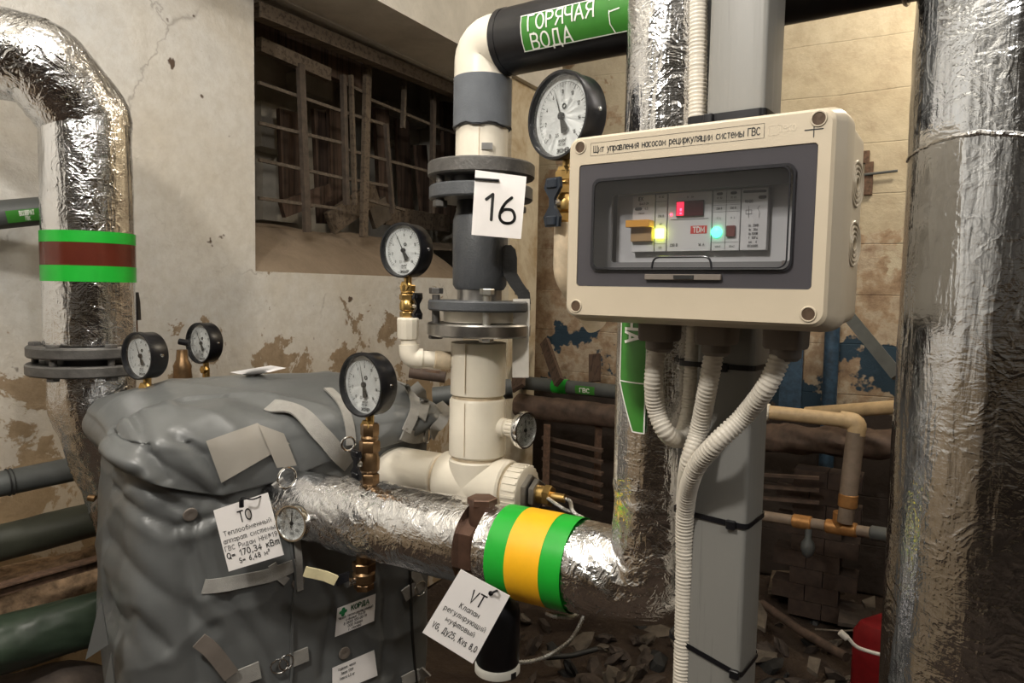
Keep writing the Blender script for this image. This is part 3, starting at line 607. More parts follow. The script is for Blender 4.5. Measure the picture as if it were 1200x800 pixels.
# black lever behind the left foil pipe
t = thing('valve_lever', 'black valve lever showing behind the right edge of the left foil pipe', 'lever', at(157, 372, 1.7))
obj('handle', B().ribbon([at(156, 343, 1.7), at(158, 355, 1.7), at(159, 375, 1.7)], V((1, 0, 0)), .02, .006), 'black', t)
obj('stem', B().tube([at(157, 375, 1.71), at(158, 400, 1.71), at(160, 440, 1.72)], .008, 10), 'rust', t)
# grey pipe above left
t = thing('grey_pipe', 'dark grey pipe with small green label behind the left foil pipe', 'pipe', at(0, 252, 1.66))
P0_, P1_ = at(-110, 262, 1.56), at(90, 243, 1.72)
obj('pipe_wrap', B().tube([P0_, P1_, P1_+V((-.02, .05, 0)), P1_+V((-.1, .12, 0))], .032, 24), 'greypipe', t)
def cylmap(A, d, r, phi0=0):
    """label coordinates on a pipe: x along d, y round it; phi0 = angle above the horizontal towards the camera"""
    d = d.normalized(); u_ = (V((0, 0, 1))-d*d.z).normalized(); h = d.cross(u_)
    if h.dot(V((0, 0, CAMH))-A) < 0: h = -h
    def mp(x, y, o=0): ph = phi0+y/r; return A+d*x+(h*math.cos(ph)+u_*math.sin(ph))*(r+o)
    return mp
dd = (P1_-P0_).normalized(); mp_ = cylmap(P0_.lerp(P1_, .535), dd, .0328, -.3); mp = lambda x, y, o=0: mp_(x*.66, y, o)
b = B(); b.grid([[mp(x, y, .0008) for x in (0.015, .05, .09, .12)] for y in (-.014, -.005, .005, .014)]); b.f.append((len(b.v), len(b.v)+1, len(b.v)+2)); b.v += [mp(.12, -.014, .0008), mp(.12, .014, .0008), mp(.134, -.002, .0008)]
lb = obj('label', b, 'lgreen', t)
b = B(); text_into(b, 'ВОЗВРАТ', .013, .075, .006, .9, lambda x, y: mp(x, y, .0018), sub=.002); text_into(b, 'ГВС', .011, .075, -.006, .9, lambda x, y: mp(x, y, .0018), sub=.002); obj('lettering', b, 'white', lb, smooth=0)

# lower left pipes along the wall
def longpipe(nm, lab, cat, a, c, r, mat, part='pipe_wrap', amp=0, seed=0, n=32, rings=60):
    t = thing(nm, lab, cat, a)
    rr = (lambda i, th, p, q: r+amp*(noise.noise(V((p.x*9, p.y*9, p.z*9+seed))+V((math.cos(th), math.sin(th), 0))*1.5)+.4*noise.noise(p*30+V((math.cos(th), math.sin(th), 0))*4))) if amp else r
    pts = [V(a).lerp(V(c), i/rings) for i in range(rings+1)] if amp else [a, c]
    obj(part, B().tube(pts, rr, n), mat, t); return t
t = longpipe('grey_pipe', 'grey foam covered pipe with wire clip at the lower left behind the grey cover', 'pipe', at(-150, 598, 1.42), at(180, 530, 1.82), .0285, 'greypipe', amp=.001)
b = B(); c_ = at(9, 565, 1.585); d_ = (at(250, 517, 1.95)-at(-150, 598, 1.42)).normalized(); torus(b, c_, d_, .0295, .0016, 32, 6); torus(b, c_+d_*.008, d_, .0295, .0012, 32, 6); obj('wire_clip', b, 'scrap', t)
longpipe('olive_pipe', 'olive green wrapped pipe below the grey pipe at the lower left', 'pipe', at(-150, 672, 1.40), at(260, 572, 1.95), .041, 'olive', amp=.003, seed=3)
longpipe('crumbling_pipe', 'thick pipe with crumbling rust brown insulation at the lower left', 'pipe', at(-150, 745, 1.52), at(190, 649, 1.9), .07, 'peel', 'insulation', amp=.012, seed=5, n=48, rings=140)
t = thing('angle_iron', 'thin dark angle iron lying along the crumbling brown pipe', 'angle iron', at(0, 680, 1.5))
a_, c_ = at(-150, 728, 1.36), at(170, 638, 1.75); d_ = (c_-a_).normalized(); X, Y = basis(d_)
obj('flat', B().box((a_+c_)/2, ((c_-a_).length, .03, .004), (d_, Y, X)), 'rust', t, smooth=0); obj('web', B().box((a_+c_)/2-X*.012, ((c_-a_).length, .004, .024), (d_, Y, X)), 'rust', t, smooth=0)
longpipe('green_film_pipe', 'thick dark green film wrapped pipe lowest at the left edge', 'pipe', at(-150, 800, 1.28), at(260, 680, 1.78), .058, 'teal', amp=.006, seed=9, n=48, rings=120)
b = B().ico(at(45, 835, 1.5), .12, 3, .2, 4, (1.5, 1, .8)); tag(obj('stone', b, 'stone', origin=at(45, 835, 1.5)), 'big brown stone under the green pipe beside the grey cover', 'stone')
# small fitting behind bag at left
t = thing('drain_stub', 'small brass stub and grey plate left of the grey cover above the olive pipe', 'fitting', at(112, 585, 1.45))
obj('plate', B().slab([at(108, 590, 1.42), at(122, 575, 1.42), at(121, 583, 1.42), at(106, 597, 1.42)], V((0, -1, 0)), .004), 'stonel', t, smooth=0)
obj('stub', B().cyl(at(104, 583, 1.44), at(112, 584, 1.44), .007, 12), 'bronze', t)

# ================= RIGHT BIG FOIL PIPE =================
rc = V((.498, .72, 0))
t = thing('insulated_pipe', 'widest foil wrapped pipe standing at the right edge of the picture', 'pipe', (rc.x, rc.y, .0))
foil('pipe_jacket', [rc+V((0, 0, .3+.008*i)) for i in range(int((2.1-.3)/.008))], .1, t, 'foil_big', .0028, 11, 96, an=(5, 5, 1.6))
foil('lower_jacket', [rc+V((0, 0, .008*i-.02)) for i in range(42)], .1, t, 'foil_big', .003, 12, 64, an=(5, 5, 2), cap=False)
b = B()
for z_, k in ((at(1170, 150, .63).z, 1),):
    pts = [rc+V((math.cos(i*2*math.pi/72)*.1015, math.sin(i*2*math.pi/72)*.1015, z_+.004*math.sin(i*.35)+.0025*noise.noise(V((i*.5, 0, 0))))) for i in range(72)]; b.tube(pts, .0022, 6, False, True)
obj('tape_seam', b, 'foil', t)
foil('upper_jacket', [rc+V((0, 0, 2.08+.01*i)) for i in range(97)], .101, t, 'foil_big', .004, 13, 64, cap=False)
# ================= CENTRAL RISER =================
c0 = at(562, 337, 1.39)
def cC(y=None, z=None): return V((c0.x, c0.y, at(562, y, 1.39).z if z is None else z))
UP = V((0, 0, 1))
def m(px, Y=1.39): return px/FPX*Y
# upper black pipe + cream elbow
topz = at(575, 54, 1.38).z
Pt = lambda k: V((c0.x, c0.y, topz))+V((.82, -.57, 0)).normalized()*k
dT = V((.82, -.57, 0)).normalized()
t = thing('hot_water_pipe', 'black wrapped horizontal pipe with green lettered label under the ceiling', 'pipe', Pt(.1))
foil('pipe_wrap', fillet([Pt(.052), Pt(1.3)], 0, .012), .0575, t, 'blackpipe', .0012, 21, 48)
obj('wrap_end', B().lathe([(.02, 0), (.052, .0), (.0585, .006), (.0585, .018)], Pt(.046), dT, 40), 'blackpipe', t)
q0_ = Pt(.70); b = B(); torus(b, q0_, dT, .0595, .003, 40, 6); obj('ring_clip', b, 'steel', t)
mp = cylmap(Pt(.104), dT, .0585, -.24)
xs = [.02+.012*i for i in range(21)]; b = B(); b.grid([[mp(x, y, .0008) for x in xs] for y in [-.03+.006*i for i in range(11)]]); lb = obj('label', b, 'lgreen', t)
b = B(); mm = lambda x, y: mp(x, y, .002)
text_into(b, 'ГОРЯЧАЯ', .033, .098, .0145, 1.05, mm, w=.06, sub=.0035); text_into(b, 'ВОДА', .033, .078, -.0155, 1.08, mm, w=.06, sub=.0035)
for y in (-.0285, .0285): stroke2d(b, [(x, y) for x in xs], .0016, mm)
stroke2d(b, [(.021, y) for y in (-.028, -.014, 0, .014, .028)], .0016, mm); stroke2d(b, [(.188, .028), (.188, .0), (.188, -.014), (.194, -.028)], .0016, mm)
stroke2d(b, [(.19, .004), (.206, .006)], .002, mm)
obj('lettering', b, 'white', lb, smooth=0)

t = thing('cream_riser', 'cream plastic riser pipe in the middle with elbow, grey wrap, collars and tee', 'pipe', cC(z=.0))
rr_ = .0505
obj('elbow', B().tube(fillet([cC(y=100), V((c0.x, c0.y, topz)), Pt(.06)], [.062], .008), .0535, 40), 'pp', t)
obj('foam_wrap', B().lathe([(.05, 0), (.0545, .002), (.0545, m(57)-.002), (.051, m(57))], cC(y=152), UP, 40), 'rubber', t)
b = B(); b.tube([cC(y=151)+V((math.cos(i/24*2*math.pi)*.0545, math.sin(i/24*2*math.pi)*.0545, .003*math.sin(i*1.7))) for i in range(24)], .0018, 6, False, True); obj('torn_edge', b, 'black', t)
obj('pipe', B().cyl(cC(y=192), cC(y=150), .0495, 40), 'pp', t)
b = B(); b.box(cC(y=172)+V((.012, -.0505, -.008)), (.02, .004, .012)); obj('clip', b, 'steel', t, smooth=0)
b = B(); b.box(cC(y=172)+V((-.003, -.0495, 0)), (.0012, .002, m(36))); obj('seam', b, 'ppd', t, smooth=0)
obj('pipe', B().lathe([(.05, 0), (.053, .002), (.053, m(62)-.001), (.05, m(62))], cC(y=462), UP, 48), 'pp', t)
obj('collar', B().lathe([(.05, 0), (.0545, .004), (.0545, m(66)), (.0515, m(69))], cC(y=533), UP, 48), 'pp', t)
obj('groove', B().cyl(cC(y=536), cC(y=458), .0495, 40), 'ppd', t)
obj('pipe', B().cyl(cC(y=600), cC(y=536), .0545, 48, .003), 'pp', t)
# seam lines
for y0, y1 in ((398, 458), (466, 530)): obj('seam', B().box((cC(y=y0)+cC(y=y1))/2+V((-.022, -.0502, 0)), (.001, .004, m(y1-y0)*.95)), 'ppd', t, smooth=0)
# tee: horizontal run to the left (into the cover) and to the right
ax0 = cC(y=566); dH = dB
obj('tee_run', B().cyl(ax0-dH*.075, ax0+dH*.075, .0545, 48, .004), 'pp', t)
obj('branch_pipe', B().cyl(ax0-dH*.31, ax0-dH*.085, .047, 40, .003), 'pp', t)
obj('groove', B().cyl(ax0-dH*.1, ax0+dH*.1, .044, 40), 'ppd', t)
q = B(); q.lathe([(.045, 0), (.0485, .004)]+[(.0485+(.0018 if i % 2 else 0), .006+i*.004) for i in range(2)]+[(.0485, .034), (.045, .036)], ax0+dH*.078, dH, 48)
for i in range(24):
    a, e = basis(dH); an_ = 2*math.pi*i/24; p = ax0+dH*.097+(a*math.cos(an_)+e*math.sin(an_))*.049; q.box(p, (.028, .005, .004), (dH, (a*-math.sin(an_)+e*math.cos(an_)), (a*math.cos(an_)+e*math.sin(an_))))
obj('end_nut', q, 'pp', t)
q = B(); hexnut(q, ax0+dH*.112, dH, .034, .012); hexnut(q, ax0+dH*.126, dH, .028, .012); obj('hex_plug', q, 'steel', t, smooth=30)
q = B(); q.cyl(ax0+dH*.136, ax0+dH*.158, .017, 20, .002); hexnut(q, ax0+dH*.15, dH, .02, .014); q.cyl(ax0+dH*.16, ax0+dH*.19, .008, 14); obj('brass_nipple', q, 'brass', t, smooth=30)
# stub for thermometer
sd = dB; sp = at(588, 498, 1.35); s0p = cC(y=497)
dz0 = s0p+dH*.045
q = B(); q.lathe([(.016, 0), (.018, .004), (.018, .018), (.0155, .02), (.0155, .045)], dz0, dH, 28)
for i in range(14):
    a, e = basis(dH); an_ = 2*math.pi*i/14; p = dz0+dH*.034+(a*math.cos(an_)+e*math.sin(an_))*.0158; q.box(p, (.02, .003, .003), (dH, (a*-math.sin(an_)+e*math.cos(an_)), (a*math.cos(an_)+e*math.sin(an_))))
obj('stub', q, 'pp', t)

# flanged check / ball valve body
t = thing('flanged_valve', 'grey enamelled flanged valve on the cream riser with four flanges', 'valve', cC(z=at(562, 390, 1.39).z))
def fl(y0, y1, r, mat): h = m(y1-y0)*.93; obj('flange', B().lathe([(.045, 0), (r-.003, 0), (r, .003), (r, h-.003), (r-.003, h), (.045, h)], cC(y=y1), UP, 72), mat, t)
fl(192, 210, .101, 'flange'); fl(219, 236, .098, 'cast'); fl(351, 364, .098, 'cast'); fl(377, 393, .099, 'steel')
b = B(); b.lathe([(.052, 0), (.066, .0), (.066, m(10)), (.052, m(10))], cC(y=219), UP, 40); obj('gasket', b, 'black', t)
b = B(); b.lathe([(.05, 0), (.068, 0), (.068, m(13)), (.05, m(13))], cC(y=377), UP, 40); obj('stub_collar', b, 'pp', t)
b = B(); b.lathe([(.05, 0), (.046, m(8)), (.045, m(18))], cC(y=254), UP, 40); obj('neck', b, 'black', t)
b = B(); b.lathe([(.036, 0), (.046, .003), (.0515, .012), (.0522, m(40)), (.0525, m(88)-.012), (.049, m(88)-.002), (.04, m(88))], cC(y=341), UP, 48); obj('body', b, 'cast', t)
b = B(); b.cyl(cC(y=353), cC(y=336), .043, 36); obj('neck', b, 'steel', t)
for y0, y1, k0 in ((206, 246, 30), (346, 397, 30)):
    for k in range(4):
        an_ = R(-78+90*k+(16 if y0 < 300 else 0)); p = cC(y=y1)+V((math.cos(an_)*.083, math.sin(an_)*.083, 0)); top = cC(y=y0).z; q = B()
        q.cyl(p, V((p.x, p.y, top)), .0075, 12); hexnut(q, p, UP, .0135, .012); hexnut(q, V((p.x, p.y, top+.002)), UP, .0135, .011); obj('bolt', q, 'flange' if k % 2 else 'zinc', t, smooth=30)
# lever handle at the right of the valve
b = B(); Yl = 1.36
pts = smoothpath([at(591, 301, Yl), at(600, 320, Yl), at(613, 338, Yl-.01), at(615, 352, Yl-.02)], .006)
b.slab([at(x, y, Yl) for x, y in ((588, 291), (592, 287), (599, 287), (604, 292), (606, 302), (606, 320), (613, 332), (621, 343), (622, 356), (608, 356), (607, 347), (598, 335), (590, 322), (587, 308))], V((.1, -1, 0)), .007); obj('lever', b, 'scrap', t, smooth=0)
b = B(); b.ribbon([at(611, 350, Yl), at(611, 372, Yl), at(610, 400, Yl), at(610, 425, Yl), at(610, 436, Yl), at(610, 442, Yl)], V((1, 0, 0)), .031, .0035); b; 0; obj('lever_sleeve', b, 'lever', t)

# small cream branch at the left of the riser carrying gauge
t = thing('cream_branch_pipe', 'thin cream plastic pipe bent up left of the riser', 'pipe', at(478, 415, 1.36))
g3 = at(478, 372, 1.37)
q = B(); zt = at(478, 372, 1.37); zb = at(478, 397, 1.37); q.lathe([(.019, 0), (.0205, .004), (.0205, .026), (.021, .028), (.021, zt.z-zb.z-.003), (.019, zt.z-zb.z)], zb, UP, 12); obj('union_nut', q, 'pp', t, smooth=20)
a1 = at(479, 397, 1.37); a2 = at(480, 419, 1.37); a3 = at(532, 423, 1.385)
obj('pipe', B().tube(fillet([a1, a2, a3], [.03], .004), .0155, 24), 'pp', t)
obj('elbow', B().tube(fillet([a1.lerp(a2, .3), a2, a2.lerp(a3, .28)], [.026], .003), .0195, 24), 'pp', t)
obj('stained_coupling', B().cyl(a2.lerp(a3, .55), a2.lerp(a3, .92), .0175, 24, .002), 'ppd', t)
t = thing('pipe_hanger', 'dirty brown clamp and stones behind the riser below the thin cream pipe', 'clamp', at(505, 440, 1.6))
obj('clamp_band', B().box(at(500, 437, 1.62), (.06, .02, .012)), 'rust', t, smooth=0); q = B(); q.cyl(at(480, 436, 1.62), at(522, 442, 1.62), .013, 12); obj('rod', q, 'brownpipe', t)
longpipe('pipe_stub', 'dark grey pipe end between the grey cover and the cream riser', 'pipe', at(508, 465, 1.9), at(600, 455, 1.9), .026, 'greypipe')

# ================= FOIL HORIZONTAL + RISER =================
pz = at(750, 682, 1.0).z
rx = at(771, 682, 1.0); rx.z = pz
fd = dB
e0 = V((rx.x, rx.y, pz))
# start on cover face
st = e0-fd*.70
def hp(x, guess=None):
    """point of the pipe axis under image column x"""
    d = ray(x, 620); A = e0; # intersect in plan
    # (e0 - k fd) parallel to d in plan
    k = (A.x*d.y-A.y*d.x)/(fd.x*d.y-fd.y*d.x); return A-fd*k
rP = .0665
t = thing('insulated_pipe', 'foil wrapped pipe leaving the grey cover horizontally towards the banded elbow', 'pipe', hp(450))
foil('pipe_jacket', fillet([hp(300), hp(410)], 0, .004), rP*.93, t, 'foil_net', .0022, 31, an=(14, 14, 14))
foil('middle_jacket', fillet([hp(402), hp(470)], 0, .004), rP*.99, t, 'foil', .005, 32, an=(14, 14, 14))
foil('outer_jacket', fillet([hp(462), hp(556)], 0, .004), rP, t, 'foil_net', .002, 33, an=(14, 14, 14))
t = thing('insulated_riser', 'foil wrapped riser behind the control box with elbow and yellow green bands', 'pipe', e0)
el = fillet([hp(578), e0, e0+V((0, 0, .16))], [.045], .005)
foil('elbow_jacket', el, rP, t, 'foil', .0032, 34, 88, an=(16, 16, 16))
foil('pipe_jacket', [e0+V((0, 0, .15+.008*i)) for i in range(186)], rP, t, 'foil_v', .0018, 35, an=(6, 6, 2))
for x0, x1, mt in ((594, 618, 'green'), (617, 656, 'yellow'), (655, 680, 'green')):
    k0, k1 = hp(x0), hp(x1)
    obj('marking_band', B().tube([k0.lerp(k1, i/3) for i in range(4)], rP+.0038+(.0006 if mt == 'yellow' else 0), 72, False), mt, t)
# green arrow label on the riser
zA = lambda y: at(771, y, .94).z
ax_ = V((rx.x, rx.y, 0)); toc = V((-rx.x, -rx.y, 0)).normalized(); sdv = V((toc.y, -toc.x, 0))
if sdv.x < 0: sdv = -sdv
def rmp(x, y, o=.0045): ph = x; return ax_+(toc*math.cos(ph)+sdv*math.sin(ph))*(rP+o)+V((0, 0, y))
za, zb_, zc_ = zA(508), zA(450), zA(300)
ph0, ph1 = R(-56), R(-20)
pr = []
def edge(z):
    if z >= zb_: return ph0, ph1
    k = (z-za)/(zb_-za); return ph0+(ph1-ph0)*.62*(1-k), ph1
rows = []
for i in range(41):
    z = za+(zc_-za)*i/40; a, e = edge(z); rows.append([rmp(a+(e-a)*j/6, z) for j in range(7)])
lb = obj('arrow_label', B().grid(rows), 'lgreen', t)
b = B(); mm = lambda x, y: rmp(x/rP, y, .0055)
L_ = [(edge(za+(zc_-za)*i/40)[0]*rP, za+(zc_-za)*i/40) for i in range(41)]; stroke2d(b, L_, .0018, mm); stroke2d(b, [(ph1*rP, y) for _, y in L_], .0018, mm)
stroke2d(b, [(ph0*rP+(ph1-ph0)*rP*i/6, zb_) for i in range(7)], .0016, mm); stroke2d(b, [(L_[0][0]+(ph1*rP-L_[0][0])*i/3, za) for i in range(4)], .0016, mm)
text_into(b, 'ПОДАЧА', .031, (ph0+ph1)/2*rP, zA(409)+.056, .95, mm, rot=-math.pi/2, sub=.003); obj('lettering', b, 'white', lb, smooth=0)
# bronze coupling between the foil pieces + regulator valve
t = thing('control_valve', 'dark bronze control valve in the gap between the foil jackets', 'valve', hp(562))
v0 = hp(562)
obj('body', B().cyl(hp(545), hp(590), .045, 36, .003), 'darkbronze', t)
q = B(); hexnut(q, hp(553), fd, .055, .03); obj('union_nut', q, 'darkbronze', t, smooth=30)
q = B(); q.cyl(v0+V((.004, -.015, .03)), v0+V((.004, -.015, .072)), .021, 20, .003); hexnut(q, v0+V((.004, -.015, .068)), UP, .024, .012); obj('bonnet', q, 'darkbronze', t, smooth=30)
q = B(); q.cyl(v0-V((0, 0, .04)), v0-V((0, 0, .115)), .02, 20, .002); hexnut(q, v0-V((0, 0, .085)), UP, .028, .02); obj('stem', q, 'bronze', t, smooth=30)
t = thing('valve_actuator', 'black cylindrical valve actuator with white bottom ring below the foil pipe', 'actuator', at(582, 785, 1.13))
aA = at(581, 695, 1.13); aB = at(583, 776, 1.13)
b = B(); L = (aA-aB).length; b.lathe([(.033, 0), (.035, .004), (.035, L-.03), (.031, L-.012), (.02, L), (.0, L)], V((aB.x, aB.y, aB.z)), UP, 40); obj('housing', b, 'black', t)
b = B(); b.lathe([(.031, 0), (.0365, .003), (.0365, .013), (.034, .016)], aB-V((0, 0, .015)), UP, 40); obj('scale_ring', b, 'white', t)
b = B(); b.box(aB+V((.026, -.026, -.008)), (.010, .002, .01), (V((.7, .7, 0)), V((.7, -.7, 0)), UP)); obj('window', b, 'ink', t, smooth=0)
# braided capillary hoses
t = thing('braided_hose', 'thin steel braided hose looping from the brass nipple down to the actuator', 'hose')
def braid(pts, r=.0034):
    P = smoothpath(pts, .0015); return B().tube(P, lambda i, th, p, q: r*(1+.16*math.sin(i*1.9)), 8)
obj('braid', braid([ax0+dH*.185, ax0+dH*.2+V((0, 0, -.003)), at(672, 600, 1.2), at(690, 615, 1.2), at(698, 660, 1.22), at(690, 705, 1.2), at(672, 745, 1.17), at(648, 765, 1.15), at(625, 774, 1.14), at(606, 776, 1.13)]), 'braid', t)
t2 = thing('braided_hose', 'second short braided hose running behind the yellow green bands', 'hose', at(650, 590, 1.3))
obj('braid', braid([ax0+dH*.15+V((0, -.01, 0)), at(660, 596, 1.25), at(676, 604, 1.22), at(690, 630, 1.25), at(680, 712, 1.1), at(655, 722, 1.05), at(640, 718, 1.06)]), 'braid', t2)

# ================= POST =================
px0 = V((.229, .8975, 0)); dX = V((.81, -.587, 0)).normalized(); dN = V((-.587, -.81, 0)).normalized()   # dN: towards the camera
pc = px0+dX*.0355-dN*.035
def post_prism(z0, z1, h=.035, r=.006, c=pc):
    b = B(); rows = [[c+dX*x-dN*y+V((0, 0, z)) for x, y in rrect(h, h, r, 3)] for z in (z0, z1)]; b.grid(rows, True, True, True); return b
t = thing('steel_post', 'grey painted square steel post carrying the control box', 'post', pc)
obj('tube', post_prism(-.05, ZC-.002), 'post', t)
def cable_tie(y, lab, tilt=0, hd=(.0, 0), Yd=.9, w=.0065, grp=None, ext=.0):
    z = at(860, y, .86).z; t = thing('cable_tie', lab, 'cable tie', V((pc.x, pc.y, z)), group=grp)
    ring = [(x, y_) for x, y_ in rrect(.0365+ext, .0365, .008, 4)]
    # ring widened on the left to take in the conduit
    pts = []
    for x, y_ in ring:
        xx = x-(.022 if x < 0 else 0); pts.append(pc+dX*xx-dN*y_+V((0, 0, z+tilt*(x/.036))))
    rows = []
    for s_ in (-.5, .5): pass
    n = len(pts); base = []
    b = B(); rows = []
    for i in range(n+1):
        p = pts[i % n]; o_ = (p-V((pc.x, pc.y, p.z))).normalized()*.0012
        rows.append([p-V((0, 0, w/2)), p+V((0, 0, w/2)), p+V((0, 0, w/2))+o_, p-V((0, 0, w/2))+o_])
    b.grid(rows, True); obj('strap', b, 'black', t)
    hp_ = pc+dX*hd[0]+dN*.039+V((0, 0, z+tilt*hd[0]/.036-.001)); obj('head', B().box(hp_, (.012, .006, .011), (dX, dN, UP), .002), 'black', t); return t
cable_tie(614, 'black cable tie round the post and conduit at mid height', -.002, (.018, 0))
cable_tie(778, 'black cable tie round the post near the bottom edge of the picture', -.012, (.03, 0))
cable_tie(431, 'black cable tie on the post just below the control box', 0, (.0, 0))
cable_tie(131, 'black cable tie on the post just above the control box', 0, (-.03, 0), w=.009)
# ================= CONTROL BOX =================
a_ = R(36); bx = V((math.cos(a_), -math.sin(a_), 0)); bn = V((-math.sin(a_), -math.cos(a_), 0))
rotB = Matrix((bx, UP, bn)).transposed()
t = thing('control_box', 'beige electrical control box with smoked clear door on the grey post', 'control box', V((.1771, .7627, 1.4704)), rotB)
XB = t
def lb_(nm, b, mat, par=t, **k): return obj(nm, b, mat, par, local=True, **k)
def ringprism(b, outer, inner, z0, z1):
    n = len(outer)
    rows = [[V((x, y, z0)) for x, y in inner], [V((x, y, z1)) for x, y in inner], [V((x, y, z1)) for x, y in outer], [V((x, y, z0)) for x, y in outer]]
    rows.append(rows[0]); b.grid(rows, True)
# body
b = B(); b.grid([[V((x, y, z)) for x, y in rrect(hx, hy, r, 5)] for z, hx, hy, r in ((-.139, .139, .099, .012), (-.137, .142, .102, .014), (-.052, .146, .105, .014), (-.052, .146, .105, .014))], True, True, False); lb_('body', b, 'box')
b = B(); hx, hy = .150, .107
o1 = rrect(.149, .1075, .016, 6); o0 = rrect(.1415, .1, .012, 6); inn = rrect(.129, .0685, .004, 6); inn = [(x, y+.002) for x, y in inn]
rows = [[V((x, y, -.055)) for x, y in o1], [V((x, y, -.030)) for x, y in o1], [V((x*.995, y*.994, -.024)) for x, y in o1], [V((x, y, -.003)) for x, y in rrect(.1435, .1018, .013, 6)], [V((x, y, 0)) for x, y in rrect(.1405, .099, .012, 6)], [V((x, y, 0)) for x, y in inn], [V((x, y, -.02)) for x, y in inn]]
b.grid(rows, True); CV = lb_('cover', b, 'box', smooth=25)
for x, y in ((-.128, .0905), (.1285, .092), (.1275, -.0895), (-.1285, -.0895)):
    q = B(); q.lathe([(.0078, .0002), (.0072, .0012), (.0062, .0012), (.006, .0003)], (x, y, 0), (0, 0, 1), 24); lb_('screw_ring', q, 'box', CV)
    q = B(); q.lathe([(.0062, .0004), (.0, .0004)], (x, y, 0), (0, 0, 1), 20); lb_('screw_hole', q, 'hole', CV)
# inner tray, rails
b = B(); b.box((0, .002, -.066), (.262, .146, .004)); lb_('back_tray', b, 'boxd')
b = B(); ringprism(b, [(x, y+.002) for x, y in rrect(.131, .0715, .003, 5)], [(x, y+.0) for x, y in rrect(.101, .0385, .004, 5)], -.032, -.028); lb_('inner_panel', b, 'boxd')
b = B(); b.box((.004, .002, -.045), (.212, .085, .002)); lb_('blank_strip', b, 'brk')
# door
b = B(); ringprism(b, [(x, y+.002) for x, y in rrect(.1285, .068, .004, 6)], [(x, y+.002) for x, y in rrect(.1095, .051, .008, 6)], -.003, -.001); DR = lb_('door', b, 'smoke', smooth=20)
b = B(); b.grid([[V((x, y+.002, -.0005)) for x, y in rrect(.1095, .051, .008, 6)], [V((x, y+.002, .004)) for x, y in rrect(.1065, .0485, .008, 6)]], True, False, True); lb_('raised_window', b, 'smoke_clear', DR, smooth=20)
for hx, hy, z, w_ in ((.1105, .0515, .0008, .0022), (.1068, .0487, .0042, .0012)):
    b = B(); ringprism(b, [(x, y+.002) for x, y in rrect(hx, hy, .009, 6)], [(x, y+.002) for x, y in rrect(hx-w_, hy-w_, .008, 6)], z-.001, z+.0008); lb_('window_lip', b, 'smoke_edge', DR, smooth=20)
b = B(); b.tube(fillet([V((-.033, -.047, .005)), V((-.031, -.0345, .005)), V((.031, -.0345, .005)), V((.033, -.047, .005))], .009, .003), .0012, 8); lb_('finger_grip', b, 'smoke_edge', DR)
b = B(); b.box((0, -.0555, .001), (.084, .006, .004), bev=.001); LT = lb_('latch', b, 'gland', DR); b = B(); b.box((.0025, -.0555, .0033), (.022, .004, .001)); lb_('latch_slot', b, 'ink', LT)
b = B(); mm = lambda x, y: (x, y, .0002)
text_into(b, 'Щит управления насосом рециркуляции системы ГВС', .0098, -.018, .0866, .88, mm, w=.075, gap=.17)
for p in ([(-.1145, .0795), (.0785, .0795)], [(-.1145, .0935), (.0785, .0935)], [(-.1145, .0795), (-.1145, .0935)], [(.0785, .0795), (.0785, .0935)]): stroke2d(b, p, .0004, mm)
lb_('lettering', b, 'ink', CV, smooth=0)
b = B(); stroke2d(b, [(.1165, .0825), (.1325, .0825)], .0012, mm); stroke2d(b, [(.1245, .0755), (.1245, .0885)], .0009, mm); lb_('pen_cross', b, 'ink', CV, smooth=0)
b = B(); text_into(b, 'TEKO', .008, .1, .0868, 1.0, mm); stroke2d(b, [(.083, .0815), (.092, .0815), (.092, .0905), (.083, .0905), (.083, .0815)], .0006, mm); lb_('embossed_mark', b, plain('embossing', (.6, .52, .4), .4, bmp=0, var=0), CV, smooth=0)
b = B(); text_into(b, 'IP 65', .0055, .0985, -.040, 1, lambda x, y: (x, y, -.0275)); lb_('embossed_mark', b, M['gland'], XB, smooth=0)
# breakers
def module(nm, u0, u1, v0=-.0265, v1=.0375, z=-.036): b = B(); b.box(((u0+u1)/2, (v0+v1)/2, z-.01), (u1-u0-.0006, v1-v0, .02), bev=.0008); return lb_(nm, b, 'brk')
q = module('circuit_breaker', -.0785, -.0505)
b = B(); b.box((-.0645, -.004, -.034), (.026, .022, .006), bev=.001); lb_('toggle_seat', b, plain('toggle_seat', (.4, .26, .12), .5, bmp=0), q)
b = B(); b.box((-.0655, .0045, -.029), (.029, .008, .013), bev=.001); lb_('toggle', b, 'amber', q)
b = B(); f = lambda x, y: (x, y, -.0355)
text_into(b, 'IEK', .0055, -.068, .033, 1, f); text_into(b, 'ВА47-29', .0032, -.064, .0275, 1, f); stroke2d(b, [(-.0735, .022), (-.068, .022)], .0035, f); text_into(b, '4,5', .0035, -.061, .022, 1, f); text_into(b, '230/400', .0022, -.067, .017, 1, f); lb_('print', b, 'grayink', q, smooth=0)
q = module('lamp_module', -.05, -.0358)
b = B(); f = lambda x, y: (x, y, -.0355); text_into(b, 'X1 X2', .0028, -.0429, .034, 1, f); text_into(b, '230 В', .003, -.0429, .013, 1, f); text_into(b, 'АС', .003, -.0429, .004, 1, f); stroke2d(b, [(-.0495, .029), (-.0365, .029)], .0004, f); stroke2d(b, [(-.0495, -.0175), (-.0365, -.0175)], .0004, f); text_into(b, 'СЛ', .003, -.0429, -.022, 1, f); lb_('print', b, 'grayink', q, smooth=0)
b = B(); b.box((-.0432, -.0065, -.034), (.0095, .011, .005), bev=.001); lb_('yellow_lamp', b, 'ledy', q)
q = module('voltage_relay', -.0352, .0155)
